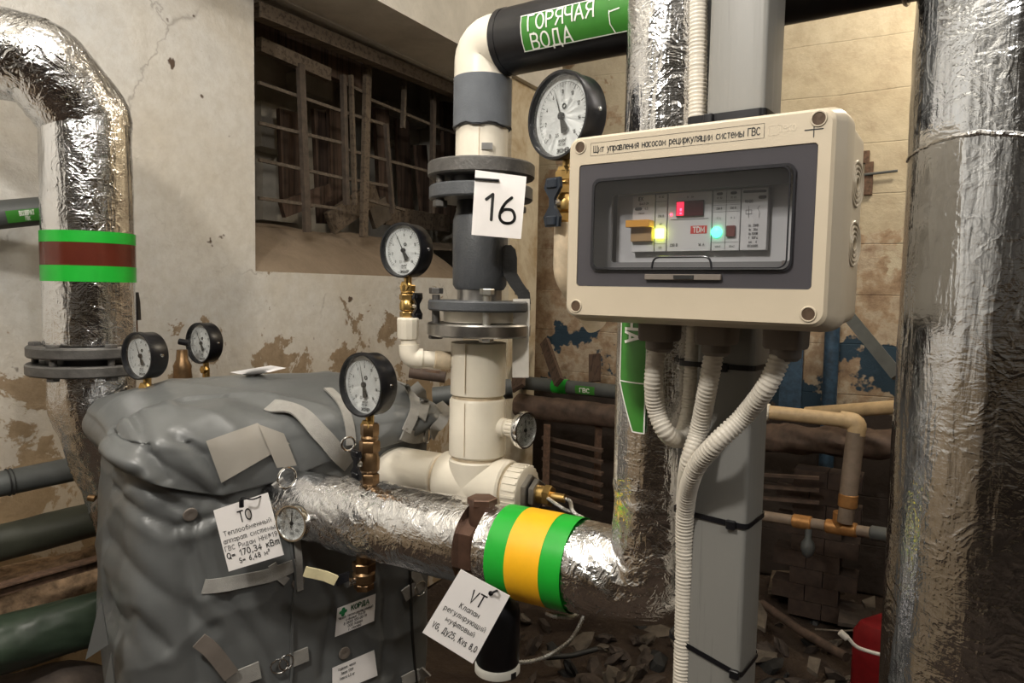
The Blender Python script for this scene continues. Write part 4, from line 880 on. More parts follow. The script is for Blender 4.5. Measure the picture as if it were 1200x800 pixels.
b = B(); b.box((-.009, .0195, -.035), (.031, .0165, .0025)); lb_('display', b, 'tin', q, smooth=0)
b = B(); b.box((-.0195, .0195, -.0335), (.008, .0145, .0012)); lb_('lit_display', b, 'ledrd', q, smooth=0)
b = B(); b.box((-.0185, .0185, -.0328), (.0022, .003, .001), bev=.0004); b.box((-.0185, .0145, -.0328), (.0022, .002, .001), bev=.0004); b.lathe([(.0013, 0), (.0011, .001)], (-.0307, .014, -.036), (0, 0, 1), 12); lb_('red_lamp', b, 'ledr', q)
b = B(); text_into(b, 'TDM', .0078, .0015, -.0035, 1, f); f2 = f; lb_('print', b, 'white', q, smooth=0)
b = B(); b.box((.0015, -.0035, -.0362), (.0185, .0085, .0008)); lb_('red_print', b, 'tomred', q, smooth=0)
b = B(); text_into(b, '230 В', .0038, -.0265, -.0195, 1, f); text_into(b, '16 А', .0038, .005, -.0195, 1, f); stroke2d(b, [(-.031, .0083), (.012, .0083)], .0006, f); text_into(b, 'I>   U<', .0028, -.009, .032, 1, f); lb_('print', b, 'grayink', q, smooth=0)
q = module('signal_lamps', .016, .0463)
b = B(); b.lathe([(.0058, 0), (.0055, .0025), (.004, .0035), (0, .0038)], (.0216, -.0068, -.0362), (0, 0, 1), 20); lb_('green_lamp', b, 'ledg', q)
b = B(); b.box((.0372, -.0062, -.0345), (.0095, .0115, .003), bev=.0008); lb_('dark_lamp', b, 'sqbrown', q)
b = B()
for x in (.0235, .0385):
    stroke2d(b, [(x-.002, .0335), (x+.002, .0335)], .003, f); text_into(b, 'X1 X2', .0026, x, .029, 1, f); text_into(b, '230 В', .0027, x, .018, 1, f); text_into(b, 'N  L', .0026, x, .008, 1, f); text_into(b, 'СЛ-47', .0024, x, -.022, 1, f)
for y in (.026, .0215, .0145, -.0175): stroke2d(b, [(.017, y), (.0455, y)], .0003, f)
stroke2d(b, [(.031, -.025), (.031, .036)], .0004, f); lb_('print', b, 'grayink', q, smooth=0)
q = module('contactor', .0467, .0745)
b = B(); stroke2d(b, [(.0495, .034), (.071, .0335)], .0028, f); text_into(b, 'КМ20', .0038, .055, .024, 1, f); stroke2d(b, [(.066, .0275), (.071, .0275)], .0035, f)
for i, s_ in enumerate(('Uc 230В', 'In  20А', 'Ui 500В', 'f  50Гц', 'кА   6', 'IEC61095')): text_into(b, s_, .0031, .0605, -.001-i*.0042, 1, f)
stroke2d(b, [(.052, .015), (.058, .015), (.058, .011), (.052, .011), (.052, .015)], .0004, f); stroke2d(b, [(.055, .019), (.055, .007)], .0004, f); stroke2d(b, [(.066, .019), (.064, .016), (.066, .013), (.066, .007)], .0004, f)
lb_('print', b, 'grayink', q, smooth=0)
# knockouts on the right side
for y in (.043, -.018):
    q = B()
    for rr in (.0225, .0175, .0125, .0075): torus(q, (.145, y, -.096), V((1, 0, .05)), rr, .0017, 36, 6, 1)
    lb_('knockout', q, 'box', smooth=60)
# glands below
for x, z in ((-.062, -.085), (.008, -.085), (.085, -.085)):
    q = B(); q.grid([[V((x+px_, y, z+py_)) for px_, py_ in rrect(h_, h_, .006, 3)] for y, h_ in ((-.103, .021), (-.127, .0205), (-.130, .019))], True, True, True)
    g = lb_('cable_gland', q, 'gland'); q = B(); q.lathe([(.0165, 0), (.0165, .01), (.0145, .012), (.0125, .014)], (x, -.129, z), (0, -1, 0), 28); lb_('gland_neck', q, 'gland', g)
gl = [MW[t.name] @ V((x, -.128, -.085)) for x in (-.062, .008, .085)]

# ================= CONDUITS =================
def corr(nm, lab, pts, r=.0115, pitch=.0047):
    P = smoothpath(pts, .0008); t = thing(nm, lab, 'conduit', pts[-1])
    # even spacing
    Q = [P[0]]; acc = 0
    for i in range(1, len(P)):
        d = (P[i]-P[i-1]).length; 
        if d == 0: continue
        acc += d
        if acc >= pitch/5: Q.append(P[i]); acc = 0
    prof = (1, 1, .97, .885, .885, .97)
    s = [0]
    for i in range(1, len(Q)): s.append(s[-1]+(Q[i]-Q[i-1]).length)
    def rr(i, th, p, q):
        k = (s[i]/pitch) % 1; v = .5+.5*math.cos(2*math.pi*k); return r*(.84+.16*min(1, v*1.6))
    obj('corrugated_tube', B().tube(Q, rr, 20), 'conduit', t, smooth=180)
g0, g1, g2 = gl
corr('conduit', 'left corrugated cream conduit making a U turn below the box', [g0+V((0, 0, .004)), at(766, 440, g0.y), at(769, 480, g0.y+.01), at(782, 508, .875), at(798, 512, .905), at(808, 480, .925), at(812, 430, .922), at(816, 337, .92), at(817, 200, .92), at(818, 60, .92), at(820, -120, .92)])
corr('conduit', 'middle corrugated cream conduit curving down left to the post edge', [g1+V((0, 0, .004)), at(830, 450, g1.y+.01), at(820, 500, g1.y+.035), at(808, 540, .865), at(803, 580, .91), at(802, 640, .945), at(802, 760, .945), at(800, 980, .945)])
corr('conduit', 'right corrugated cream conduit sweeping from the box corner down the post', [g2+V((0, 0, .004)), at(900, 450, g2.y), at(872, 487, g2.y+.03), at(838, 520, .82), at(813, 553, .855), at(803, 600, .895), at(802, 680, .905), at(800, 760, .905), at(798, 850, .905), at(796, 1000, .905)])

# ================= GAUGES =================
def gauge(lab, px, py, Y, D, ang, needle, txt=True, screw=True, group='pressure gauges'):
    """ang: how far the dial is turned from the room axis towards the left; needle: degrees left of up"""
    c = at(px, py, Y); n_ = V((-math.sin(R(ang)), -math.cos(R(ang)), 0)); x_ = UP.cross(n_)
    rot = Matrix((x_, UP, n_)).transposed(); t = thing('pressure_gauge', lab, 'gauge', c-UP*(D/2+.02), rot, group)
    O = D/2+.02; r = D/2
    L = lambda nm, b, mat, par=t, **k: obj(nm, b, mat, par, local=True, **k)
    b = B(); b.lathe([(r*.35, -.036), (r*.93, -.036), (r*.97, -.033), (r*.97, -.008), (r, -.007), (r, .0), (r*.985, .003), (r*.93, .003), (r*.9, -.003), (r*.89, -.012)], (0, O, 0), (0, 0, 1), 56); cs = L('case', b, 'black')
    b = B(); b.lathe([(r*.9, -.0085), (r*.0, -.0085)], (0, O, 0), (0, 0, 1), 48); dl = L('dial', b, 'dial')
    b = B(); f = lambda x, y: (x, O+y, -.0078); k = r/.05
    for i in range(41):
        a = R(225-270*i/40); r0, r1 = (.0325, .038) if i % 5 == 0 else (.035, .038); stroke2d(b, [(math.cos(a)*r0*k, math.sin(a)*r0*k), (math.cos(a)*r1*k, math.sin(a)*r1*k)], (.0007 if i % 5 == 0 else .0004)*k, f)
    for i, s_ in enumerate(('0', '2', '4', '6', '8', '10', '12', '14', '16')):
        a = R(225-270*i/8); text_into(b, s_, .0058*k, math.cos(a)*.028*k, math.sin(a)*.028*k, .9, f)
    for i in range(40):
        a0, a1 = R(225-270*i/40), R(225-270*(i+1)/40); stroke2d(b, [(math.cos(a0)*.038*k, math.sin(a0)*.038*k), (math.cos(a1)*.038*k, math.sin(a1)*.038*k)], .0003*k, f)
    text_into(b, '2,5', .005*k, -.008*k, -.0205*k, .9, f); text_into(b, 'кгс/см²', .0045*k, .001*k, -.027*k, .9, f); text_into(b, 'ГОСТ 2405', .003*k, 0, -.0315*k, .9, f)
    text_into(b, 'ЭКОМЕР', .0062*k, .002*k, -.0385*k, 1, f)
    L('dial_print', b, 'ink', dl, smooth=0)
    # needle
    b = B(); a = R(90+needle); d = V((math.cos(a), math.sin(a), 0)); e = V((-d.y, d.x, 0)); o = V((0, O, -.0045))
    b.slab([o+d*r*.7, o+e*r*.022-d*r*.05, o-e*r*.022-d*r*.05], (0, 0, 1), .0006); b.slab([o-d*r*.02+e*r*.04, o-d*r*.38+e*r*.11, o-d*r*.42, o-d*r*.38-e*r*.11, o-d*r*.02-e*r*.04], (0, 0, 1), .0006)
    nd = L('needle', b, 'ink', t, smooth=0); b = B(); b.lathe([(r*.085, -.0075), (r*.085, -.0035), (0, -.003)], (0, O, 0), (0, 0, 1), 16); L('hub', b, 'black', nd)
    b = B(); torus(b, (r*.06, O+r*.22, -.0076), V((0, 0, 1)), r*.05, r*.016, 16, 6); L('scale_mark', b, 'ink', dl)
    b = B(); b.lathe([(r*.9, -.0015), (0, -.0015)], (0, O, 0), (0, 0, 1), 40); L('glass', b, 'glass')
    b = B(); b.cyl((0, O-r*.93, -.02), (0, O-r-.02, -.02), .0075, 16); hexnut(b, V((0, O-r-.016, -.02)), UP, .011, .012); L('stem', b, 'brass')
    if screw: b = B(); b.lathe([(.0035, 0), (.003, .0015), (0, .002)], (r*.965, O+.002, -.02), (1, 0, 0), 12); L('case_screw', b, 'chrome')
    return c, t
G1, _ = gauge('black rimmed pressure gauge at the top left edge of the grey cover beside the flange', 161, 417, 1.39, .093, 28, 26)
G2, _ = gauge('smallest looking pressure gauge farthest left of centre against the plaster wall above the cover', 233, 402, 1.85, .106, 32, 30)
G3, _ = gauge('pressure gauge on a brass cock below the window left of the riser flanges', 470, 293, 1.37, .104, 33, 30)
G4, _ = gauge('pressure gauge on a brass cock on top of the horizontal foil pipe', 423, 451, 1.235, .112, 38, 14)
G5, _ = gauge('largest pressure gauge partly behind the upper left corner of the control box', 654, 135, 1.0, .119, 50, 21)
def stempt(c, D, ang): n_ = V((-math.sin(R(ang)), -math.cos(R(ang)), 0)); return c-UP*(D/2+.012)-n_*.02
# brass cocks
def cock(lab, top, h, r, hd, hmat='black', body='brass', blen=.05):
    t = thing('gauge_cock', lab, 'valve', top-UP*h); b = B()
    z = top.z; P = lambda k: top-UP*h*k
    b.lathe([(r*.75, 0), (r*.8, h*.06)], P(1), UP, 20); hexnut(b, P(.95), UP, r*1.05, h*.16); b.lathe([(r*.8, 0), (r*1.05, h*.05), (r*1.1, h*.2), (r*.95, h*.3), (r*.85, h*.34)], P(.78), UP, 24)
    hexnut(b, P(.45), UP, r*1.12, h*.17); b.lathe([(r*.9, 0), (r*.95, h*.05), (r*.8, h*.1)], P(.28), UP, 20); hexnut(b, P(.2), UP, r*1.0, h*.19)
    obj('body', b, body, t, smooth=30)
    if hd is not None:
        q = B(); c = P(.62); q.cyl(c, c+hd*r*1.6, r*.35, 14); obj('spindle', q, 'zinc', t)
        q = B(); e = UP; s = hd*r*1.75; w_ = hd.cross(UP)
        q.slab([c+s+w_*r*x+e*blen*y for x, y in ((-.85, -.5), (.7, -.5), (.95, -.3), (.3, -.08), (.3, .08), (.95, .3), (.7, .5), (-.85, .5), (-.95, .3), (-.3, .08), (-.3, -.08), (-.95, -.3))], hd, .005); q.box(c+s-e*blen*.38, (r*1.2, .006, blen*.2), (w_, hd, e), .003); q.box(c+s+e*blen*.38, (r*1.2, .006, blen*.2), (w_, hd, e), .003); obj('butterfly_handle', q, hmat, t)
    return t
lft = -dB
s_ = stempt(G3, .104, 33); z1_ = at(478, 374, 1.37).z; cock('brass cock under the gauge below the window', s_, s_.z-z1_, .0145, dB)
s_ = stempt(G4, .112, 38); z1_ = hp(433).z+rP*.9; cock('brass cock with black butterfly handle on the foil pipe', s_, s_.z-z1_, .0165, V((-.75, -.65, 0)).normalized(), body='bronze')
s_ = stempt(G5, .119, 50); z1_ = at(664, 262, 1.0).z; cock('bright brass cock with blue black butterfly handle left of the control box', s_, s_.z-z1_, .0165, V((-.75, -.65, 0)).normalized(), 'bluehandle', blen=.066)
lowp = V((s_.x, s_.y, 0))
t = thing('cream_pipe_stub', 'pale plastic pipe under the brass cock behind the left side of the control box', 'pipe', lowp+V((0, 0, z1_-.16)))
obj('pipe', B().tube(fillet([V((s_.x, s_.y, z1_+.002)), V((s_.x, s_.y, z1_-.07)), V((s_.x+.05, s_.y+.04, z1_-.14))], .04, .005), .0165, 24), 'ppd', t)
s_ = stempt(G1, .093, 28); cock('dull cock under the gauge at the top left edge of the cover', s_, .09, .012, None, body='bronze')
s_ = stempt(G2, .106, 32)
t = thing('brass_fitting', 'brown brass tee fitting on the cover behind the two left gauges', 'fitting', at(214, 450, 1.75))
q = B(); p0 = at(214, 447, 1.8); q.lathe([(.022, 0), (.024, .02), (.021, .05), (.022, .06), (.015, .075), (.013, .1)], V((p0.x, p0.y, at(214, 447, 1.8).z-.02)), UP, 12); obj('body', q, 'bronze', t); q = B(); q.tube(fillet([V((s_.x, s_.y, s_.z)), V((s_.x, s_.y, s_.z-.05)), p0+V((0, 0, -.0))], .02), .009, 12); obj('pipe', q, 'brass', t)
q = B(); q.cyl(at(210, 400, 1.8), at(222, 402, 1.8), .008, 12); obj('knob', q, 'black', t)

# round thermometers
def thermo(lab, c, n_, D, needle, mat='chrome'):
    n_ = V(n_).normalized(); x_ = UP.cross(n_).normalized(); y_ = n_.cross(x_)
    rot = Matrix((x_, y_, n_)).transposed(); t = thing('thermometer', lab, 'thermometer', c-n_*.0, rot); r = D/2
    L = lambda nm, b, mat, par=t, **k: obj(nm, b, mat, par, local=True, **k)
    b = B(); b.lathe([(.008, -.03), (.008, -.014), (r*.93, -.013), (r*.98, -.011), (r, -.002), (r*.97, .0015), (r*.88, .0015), (r*.86, -.002)], (0, 0, 0), (0, 0, 1), 48); L('case', b, mat)
    b = B(); b.lathe([(r*.88, -.002), (0, -.002)], (0, 0, 0), (0, 0, 1), 40); dl = L('dial', b, 'dial')
    b = B(); f = lambda x, y: (x, y, -.0015)
    for i in range(25): a = R(225-270*i/24); stroke2d(b, [(math.cos(a)*r*.62, math.sin(a)*r*.62), (math.cos(a)*r*(.74 if i % 4 else .78), math.sin(a)*r*(.74 if i % 4 else .78))], r*.018, f)
    for i, s_ in enumerate(('0', '20', '40', '60', '80', '100', '120')): a = R(225-270*i/6); text_into(b, s_, r*.17, math.cos(a)*r*.48, math.sin(a)*r*.48, .9, f)
    text_into(b, '°C', r*.2, 0, -r*.3, 1, f); text_into(b, 'ТБП', r*.15, 0, -r*.55, 1, f); L('dial_print', b, 'grayink', dl, smooth=0)
    b = B(); a = R(90+needle); d = V((math.cos(a), math.sin(a), 0)); e = V((-d.y, d.x, 0)); b.slab([d*r*.7+e*r*.01, -d*r*.25+e*r*.035, -d*r*.25-e*r*.035, d*r*.7-e*r*.01], (0, 0, 1), .0004); b.lathe([(r*.1, -.002), (r*.1, .0004), (0, .0006)], (0, 0, -.0002), (0, 0, 1), 14); L('needle', b, 'ink', smooth=0)
    b = B(); b.lathe([(r*.88, .0008), (0, .0008)], (0, 0, 0), (0, 0, 1), 32); L('glass', b, 'glass')
    return t
thermo('small round thermometer on the stub at the right of the cream riser', dz0+dH*.062, V((.80, -.6, 0)), .071, 5)
thermo('chrome rimmed thermometer beside the hanging card on the grey cover', at(341, 613, 1.16), V((-.36, -.92, .03)), .062, -5)
t = thing('thermometer_pocket', 'dark stub that carries the chrome thermometer under the foil pipe', 'fitting', at(352, 612, 1.25)); obj('stub', B().cyl(at(345, 612, 1.225), hp(372)-V((0, 0, .02)), .009, 14), 'steel', t)
# drain ball valve with a yellow lever under the foil pipe
k_ = hp(428); kb = V((k_.x, k_.y-.01, k_.z-rP))
t = thing('ball_valve', 'small brass ball valve with pale yellow lever under the foil pipe', 'valve', kb-UP*.07)
q = B(); q.cyl(kb+UP*.02, kb-UP*.012, .014, 18); hexnut(q, kb-UP*.026, UP, .021, .016); q.lathe([(.015, 0), (.02, .006), (.02, .02), (.015, .026)], kb-UP*.05, UP, 20); hexnut(q, kb-UP*.06, UP, .018, .012); obj('body', q, 'bronze', t, smooth=30)
hd_ = V((-.75, -.62, 0)).normalized(); q = B(); l0 = kb-UP*.04
q.cyl(l0, l0+hd_*.03, .007, 12); hexnut(q, l0+hd_*.028, hd_, .009, .007); obj('spindle', q, 'chrome', t)
ld = at(415, 677, l0.y-.02); q = B(); q.ribbon([l0+hd_*.031, at(408, 675, 1.19), at(400, 678, 1.185), at(393, 681, 1.18)], UP, .016, .002); obj('lever', q, 'black', t)
q = B(); q.ribbon([at(394, 680, 1.18), at(382, 675, 1.175), at(370, 672, 1.17), at(360, 670, 1.165), at(357, 669, 1.165)], UP, .0165, .0022); obj('lever_sleeve', q, 'ylever', t)

# ================= GREY INSULATION COVER (heat exchanger jacket) =================
bu = V((.8, .6, 0)); bvv = V((-.6, .8, 0))
F0 = st+bu*0; 
fl_ = hp(345); # pipe meets the front face here
BL = fl_-bu*.285; BL.z = 0
W_, D_ = .61, .36
def outline(n=340, ins=0.0, rc_=.075):
    out = []
    hx, hy = W_/2-ins, D_/2-ins
    pts = rrect(hx, hy, rc_, 10); P = [V((x, y, 0)) for x, y in pts]; P.append(P[0]); ln = [0]
    for i in range(1, len(P)): ln.append(ln[-1]+(P[i]-P[i-1]).length)
    for k in range(n):
        s = ln[-1]*k/n; i = max(j for j in range(len(ln)) if ln[j] <= s); i = min(i, len(P)-2); out.append(P[i].lerp(P[i+1], (s-ln[i])/(ln[i+1]-ln[i])))
    return out
OL = outline()
def bw(p): return BL+bu*(p.x+W_/2)+bvv*(p.y+D_/2)+V((0, 0, p.z))
def topz_(x, y):
    u = (x+W_/2)/W_; v = (y+D_/2)/D_
    z = 1.168+.035*min(1, v*1.6)-.05*max(0, u-.55)**1.5*1.4-.10*max(0, .22-u)**1.3*1.5
    return z
def rimz(x, y):
    u = (x+W_/2)/W_; fr = max(0, -y/(D_/2))
    return 1.03+.05*max(0, (.25-u)/.25)+.055*max(0, (u-.45)/.35)-.01*math.sin(u*9)
def wr(p, a=1):
    q = p*4.2; f1 = noise.noise(V((q.x*1.3+q.z*.5, q.y*1.3, q.z*.8))+V((3, 1, 5)))
    f2 = 1-abs(noise.noise(V((p.x*4.5-p.z*4, p.y*5+p.z*2, p.z*3.2+p.x*2.5))))*2
    f3 = 1-abs(noise.noise(V((p.x*17+p.z*13, p.y*17, p.z*9))))*2
    return a*(f1*.016+max(0, f2)**2.2*.007)
t = thing('insulation_cover', 'big grey fabric insulation cover with straps over the heat exchanger', 'cover', bw(V((0, 0, 0)))); BAG = t
rows = []
def face_xz(x, y):
    d = ray(x, y); P0 = BL+V((0, 0, 0)); n_ = V((.6, -.8, 0)); k = (P0-O_).dot(n_)/d.dot(n_); p = O_+d*k; return (p-BL).dot(bu)-W_/2, p.z
O_ = V((0, 0, CAMH))
CR = []
for pts, dep, wd_ in (([(118, 505), (160, 525), (215, 560), (262, 592)], .016, .014), ([(135, 610), (150, 680), (150, 760)], .012, .02), ([(190, 600), (215, 650), (222, 720), (232, 800)], .012, .016), ([(150, 600), (200, 620), (250, 605)], .014, .012),
    ([(120, 650), (180, 690), (250, 735)], .01, .016), ([(160, 470), (172, 500), (170, 530), (190, 560)], .012, .009), ([(172, 560), (200, 575), (225, 590)], -.012, .010), ([(225, 610), (228, 650), (240, 690)], .012, .010), ([(265, 700), (300, 750), (330, 800)], .012, .012), ([(360, 640), (390, 700), (380, 790)], .01, .014), ([(440, 650), (455, 700), (450, 790)], .012, .012),
    ([(100, 480), (140, 470), (200, 478)], .012, .012), ([(230, 480), (280, 470), (330, 480)], .014, .012), ([(205, 510), (235, 530), (255, 570)], .014, .009), ([(130, 560), (110, 620), (120, 700)], .012, .014), ([(200, 760), (160, 730), (130, 790)], .01, .012)):
    q = [face_xz(*p) for p in pts]; CR.append((q, dep, wd_))
def crease(x, z):
    t_ = 0
    for q, dep, wd_ in CR:
        best = 9
        for (x0, z0), (x1, z1) in zip(q, q[1:]):
            dx_, dz_ = x1-x0, z1-z0; k = max(0, min(1, ((x-x0)*dx_+(z-z0)*dz_)/(dx_*dx_+dz_*dz_))); best = min(best, math.hypot(x-x0-dx_*k, z-z0-dz_*k))
        if best < wd_*4: t_ += .55*(-dep*math.exp(-abs(best/wd_)**1.3*1.5)+dep*.4*math.exp(-((best-wd_*1.7)/wd_)**2))
    return t_
for i in range(221):
    z = .03+(1.12-.03)*i/220; k = i/220
    r_ = []
    for p in OL:
        pinch = 1-.03*math.exp(-((z-1.04)/.035)**2)-.02*math.exp(-((z-.78)/.05)**2)*(p.y < 0)+.012*math.sin(z*9)
        q = V((p.x*pinch, p.y*pinch, z)); nn = V((p.x/W_, p.y/D_, 0)).normalized(); q += nn*wr(bw(q))+nn*(crease(q.x, q.z) if p.y < 0 else 0)
        r_.append(bw(q))
    rows.append(r_)
b = B().grid(rows, True, True, True); obj('side_panels', b, 'bag', t, smooth=180); bodyB = b
rows = []
NQ = 64
for i in range(NQ):
    if i < 22: sc_q, kz = 1.0, i/21*.55
    else:
        w_ = (i-21)/(NQ-22); ang = w_*math.pi/2; sc_q = max(.0, 1-(1-math.cos(ang))**1.0) if 0 else 1-w_**1.7; kz = .55+.45*(1-(1-w_)**3.2)
    r_ = []
    for p in OL:
        px_, py_ = p.x*1.045, p.y*1.06
        bul = 1+.03*math.sin(min(kz, .55)/.55*math.pi)
        x, y = px_*sc_q*bul, py_*sc_q*bul; zr, zt = rimz(px_, py_), topz_(x, y)
        q = V((x, y, zr+(zt-zr)*kz)); nn = V((p.x/W_, p.y/D_, .8 if i > 26 else .15)).normalized(); q += nn*wr(bw(q), .95*(1 if i > 0 else 1)*(.35+.65*min(1, sc_q*1.6)))+nn*(crease(q.x, q.z) if y < -D_*.2 else 0)
        r_.append(bw(q))
    rows.append(r_)
# turned-in hem
h = [p+(bw(V((0, 0, p.z)))-p).normalized()*.02+V((0, 0, .012)) for p in rows[0]]
b = B().grid([h]+rows, True, False, True); obj('lid', b, 'bag', t, smooth=180); lidB = b
def tris(bb): return bb.v, [f for f in bb.f if len(f) == 4]
vv = bodyB.v+lidB.v; ff = [f for f in bodyB.f if len(f) == 4]+[tuple(i+len(bodyB.v) for i in f) for f in lidB.f if len(f) == 4]
bvh = BVHTree.FromPolygons(vv, ff)
O_ = V((0, 0, CAMH))
def on(x, y, off=.004):
    hit = bvh.ray_cast(O_, ray(x, y).normalized())
    if hit[0] is None: p = at(x, y, 1.5); return p, V((0, -1, 0))
    n_ = hit[1]; n_ = -n_ if n_.dot(O_-hit[0]) < 0 else n_
    return hit[0]+n_*off, n_
def strap(nm, pts, wpx, mat='web', par=BAG, off=.004, tck=.0018, lift=None):
    P = []; W = []
    n = len(pts); dense = smoothpath([V((x, y, 0)) for x, y in pts], 4)
    for i, p in enumerate(dense):
        o_ = off+(lift(i/(len(dense)-1)) if lift else 0); h, n_ = on(p.x, p.y, o_); P.append(h); W.append(n_)
    # smooth
    for _ in range(3): P = [P[0]]+[(P[i-1]+P[i]*2+P[i+1])/4 for i in range(1, len(P)-1)]+[P[-1]]; W = [W[0]]+[(W[i-1]+W[i]+W[i+1]).normalized() for i in range(1, len(W)-1)]+[W[-1]]
    wd = [((P[min(i+1, len(P)-1)]-P[max(i-1, 0)]).cross(W[i])).normalized() for i in range(len(P))]
    P = [p+n_*.002 for p, n_ in zip(P, W)]
    w_ = wpx/FPX*P[0].y
    return obj(nm, B().ribbon(P, wd, w_, tck), mat, par, smooth=60)
strap('strap', [(236, 686), (262, 684), (290, 678), (318, 672), (345, 660)], 17)
strap('strap', [(316, 477), (345, 486), (372, 508), (408, 543)], 20, lift=lambda q: .01*math.sin(q*3.14))
strap('strap', [(384, 458), (400, 475), (408, 500), (410, 520)], 11)
strap('strap', [(470, 448), (482, 462), (486, 480), (474, 505)], 12)
strap('strap', [(485, 450), (498, 468), (492, 490)], 12)
strap('strap', [(470, 507), (485, 512), (497, 509)], 16)
strap('strap', [(497, 509), (512, 500), (522, 490), (516, 480), (505, 487)], 12, lift=lambda q: .02)
strap('strap', [(265, 800), (285, 790), (303, 783)], 22)
strap('strap', [(338, 773), (350, 768), (360, 764)], 18)
strap('strap', [(233, 744), (246, 757), (256, 772), (268, 786)], 19, 'gland', lift=lambda q: .012)
strap('strap', [(471, 697), (480, 690), (490, 684)], 17)
strap('strap', [(482, 668), (488, 676), (492, 690)], 12)
strap('strap', [(318, 660), (325, 672), (334, 680)], 10)
strap('strap', [(470, 798), (485, 790), (500, 786)], 15)
strap('strap', [(322, 560), (332, 578), (336, 600)], 15, lift=lambda q: .008)
# seams as raised piping
strap('seam', [(340, 628), (344, 680), (341, 720), (340, 780), (340, 799)], 2.5, 'bag', tck=.003)
strap('seam', [(478, 650), (480, 700), (482, 750), (486, 799)], 2.5, 'ink', tck=.002)
strap('seam', [(345, 600), (348, 640), (350, 690)], 8, 'web')
def ring_(x, y, rpx, par=BAG, sq=1.25):
    p, n_ = on(x, y, .008); b = B(); torus(b, p, n_, rpx/FPX*p.y, .0016, 24, 8, 1); obj('d_ring', b, 'chrome', par)
for x, y, r_ in ((327, 777, 10), (333, 774, 9), (490, 688, 9), (497, 510, 9), (493, 795, 8), (279, 595, 6), (337, 575, 9)): ring_(x, y, r_)
def patch(nm, corners, mat, off=.006, n=8, par=BAG, follow=True, W=1, H=1):
    """soft sheet laid on the cover between four photo corners (tl, tr, br, bl)"""
    def pq(u, v):
        tl, tr, br, bl = corners; x = (bl[0]*(1-u)+br[0]*u)*(1-v)+(tl[0]*(1-u)+tr[0]*u)*v; y = (bl[1]*(1-u)+br[1]*u)*(1-v)+(tl[1]*(1-u)+tr[1]*u)*v
        return on(x, y, 0)
    G = [[pq(i/n, j/n) for i in range(n+1)] for j in range(n+1)]
    Pm = [[g[0] for g in row] for row in G]; nn = V((0, 0, 0))
    for row in G:
        for g in row: nn += g[1]
    nn.normalize()
    for _ in range(4):
        Q = [[p.copy() for p in r] for r in Pm]
        for j in range(n+1):
            for i in range(n+1):
                nb = [Pm[j][i]]+[Pm[jj][ii] for jj, ii in ((j-1, i), (j+1, i), (j, i-1), (j, i+1)) if 0 <= jj <= n and 0 <= ii <= n]; 
                if 0 < i < n and 0 < j < n: Q[j][i] = sum(nb, V((0, 0, 0)))/len(nb)
        Pm = Q
    Pm = [[p+nn*off for p in r] for r in Pm]
    o = obj(nm, B().grid(Pm), mat, par, smooth=60)
    def mp(x, y, o_=.0008):
        u = min(max(x/W, 0), .9999)*n; v = min(max(y/H, 0), .9999)*n; i, j = int(u), int(v); fu, fv = u-i, v-j
        return (Pm[j][i]*(1-fu)+Pm[j][i+1]*fu)*(1-fv)+(Pm[j+1][i]*(1-fu)+Pm[j+1][i+1]*fu)*fv+nn*o_
    return o, mp
lb, mp = patch('maker_label', [(394, 711), (439, 694), (437, 726), (391, 745)], 'paper', W=100, H=75)
b = B(); text_into(b, 'КОРДА', 17, 60, 62, 1.0, mp, w=.11); obj('lettering', b, plain('dark_green_print', (.02, .09, .04), .5, bmp=0), lb, smooth=0)
b = B(); mpp = mp; stroke2d(b, [(10, 60), (22, 60)], 9, mp); stroke2d(b, [(16, 52), (16, 67)], 9, mp); obj('emblem', b, plain('green_print', (.02, .2, .07), .5, bmp=0), lb, smooth=0)
b = B()
for i, s_ in enumerate(('Чехол теплоизоляционный', 'съёмный ТИ-19', '8 (800) 555-00-19', 'ООО Корда', 'г. Москва')): text_into(b, s_, 9, 50, 45-i*9.5, .9, mp)
obj('lettering', b, 'ink', lb, smooth=0)
lb, mp = patch('care_label', [(388, 781), (437, 760), (441, 790), (388, 812)], 'paper', W=100, H=60)
b = B()
for i, s_ in enumerate(('Изделие: чехол', 'Заказ 1709', 'Масса 6,8 кг')): text_into(b, s_, 8, 34, 50-i*11, .8, mp)
obj('lettering', b, 'grayink', lb, smooth=0)
patch('top_sticker', [(270, 436), (318, 428), (336, 431), (296, 441)], 'paper', .003, 4)
patch('corner_flap', [(240, 517), (300, 496), (338, 520), (258, 566)], 'taupe', .010, 8)
patch('corner_flap', [(300, 497), (330, 508), (345, 545), (322, 548)], 'taupe', .014, 6)
for x, y in ((348, 681), (402, 764), (222, 601)):
    p, n_ = on(x, y, .004); b = B(); b.lathe([(.0125, 0), (.012, .003), (.010, .0035), (.0045, .002), (0, .002)], p, n_, 24); obj('button', b, 'gland', BAG)
# zip pull / tail strip at left foot
t = thing('strap_tail', 'dark flat strap end sticking out left of the grey cover near the bottom', 'strap', at(110, 770, 1.2))
obj('strip', B().slab([at(118, 700, 1.17), at(127, 755, 1.17), at(100, 773, 1.18)], V((0, -1, 0)), .003), 'bag', t, smooth=0)
obj('strip', B().slab([at(130, 765, 1.16), at(134, 800, 1.16), at(122, 805, 1.17)], V((0, -1, 0)), .003), 'bag', t, smooth=0)
# black pouch (closing cord housing) below the gauge
t = thing('hook_ring', 'dark steel ring and hook at the collar of the cover beside the foil pipe', 'ring', at(405, 520, 1.3))
for c_, n_, r_ in ((at(336, 560, 1.22), V((.8, -.6, 0)), .018), (at(408, 520, 1.26), V((.5, -.8, 0)), .012)):
    q = B(); torus(q, c_, n_, r_, .002); obj('ring', q, 'chrome', t)

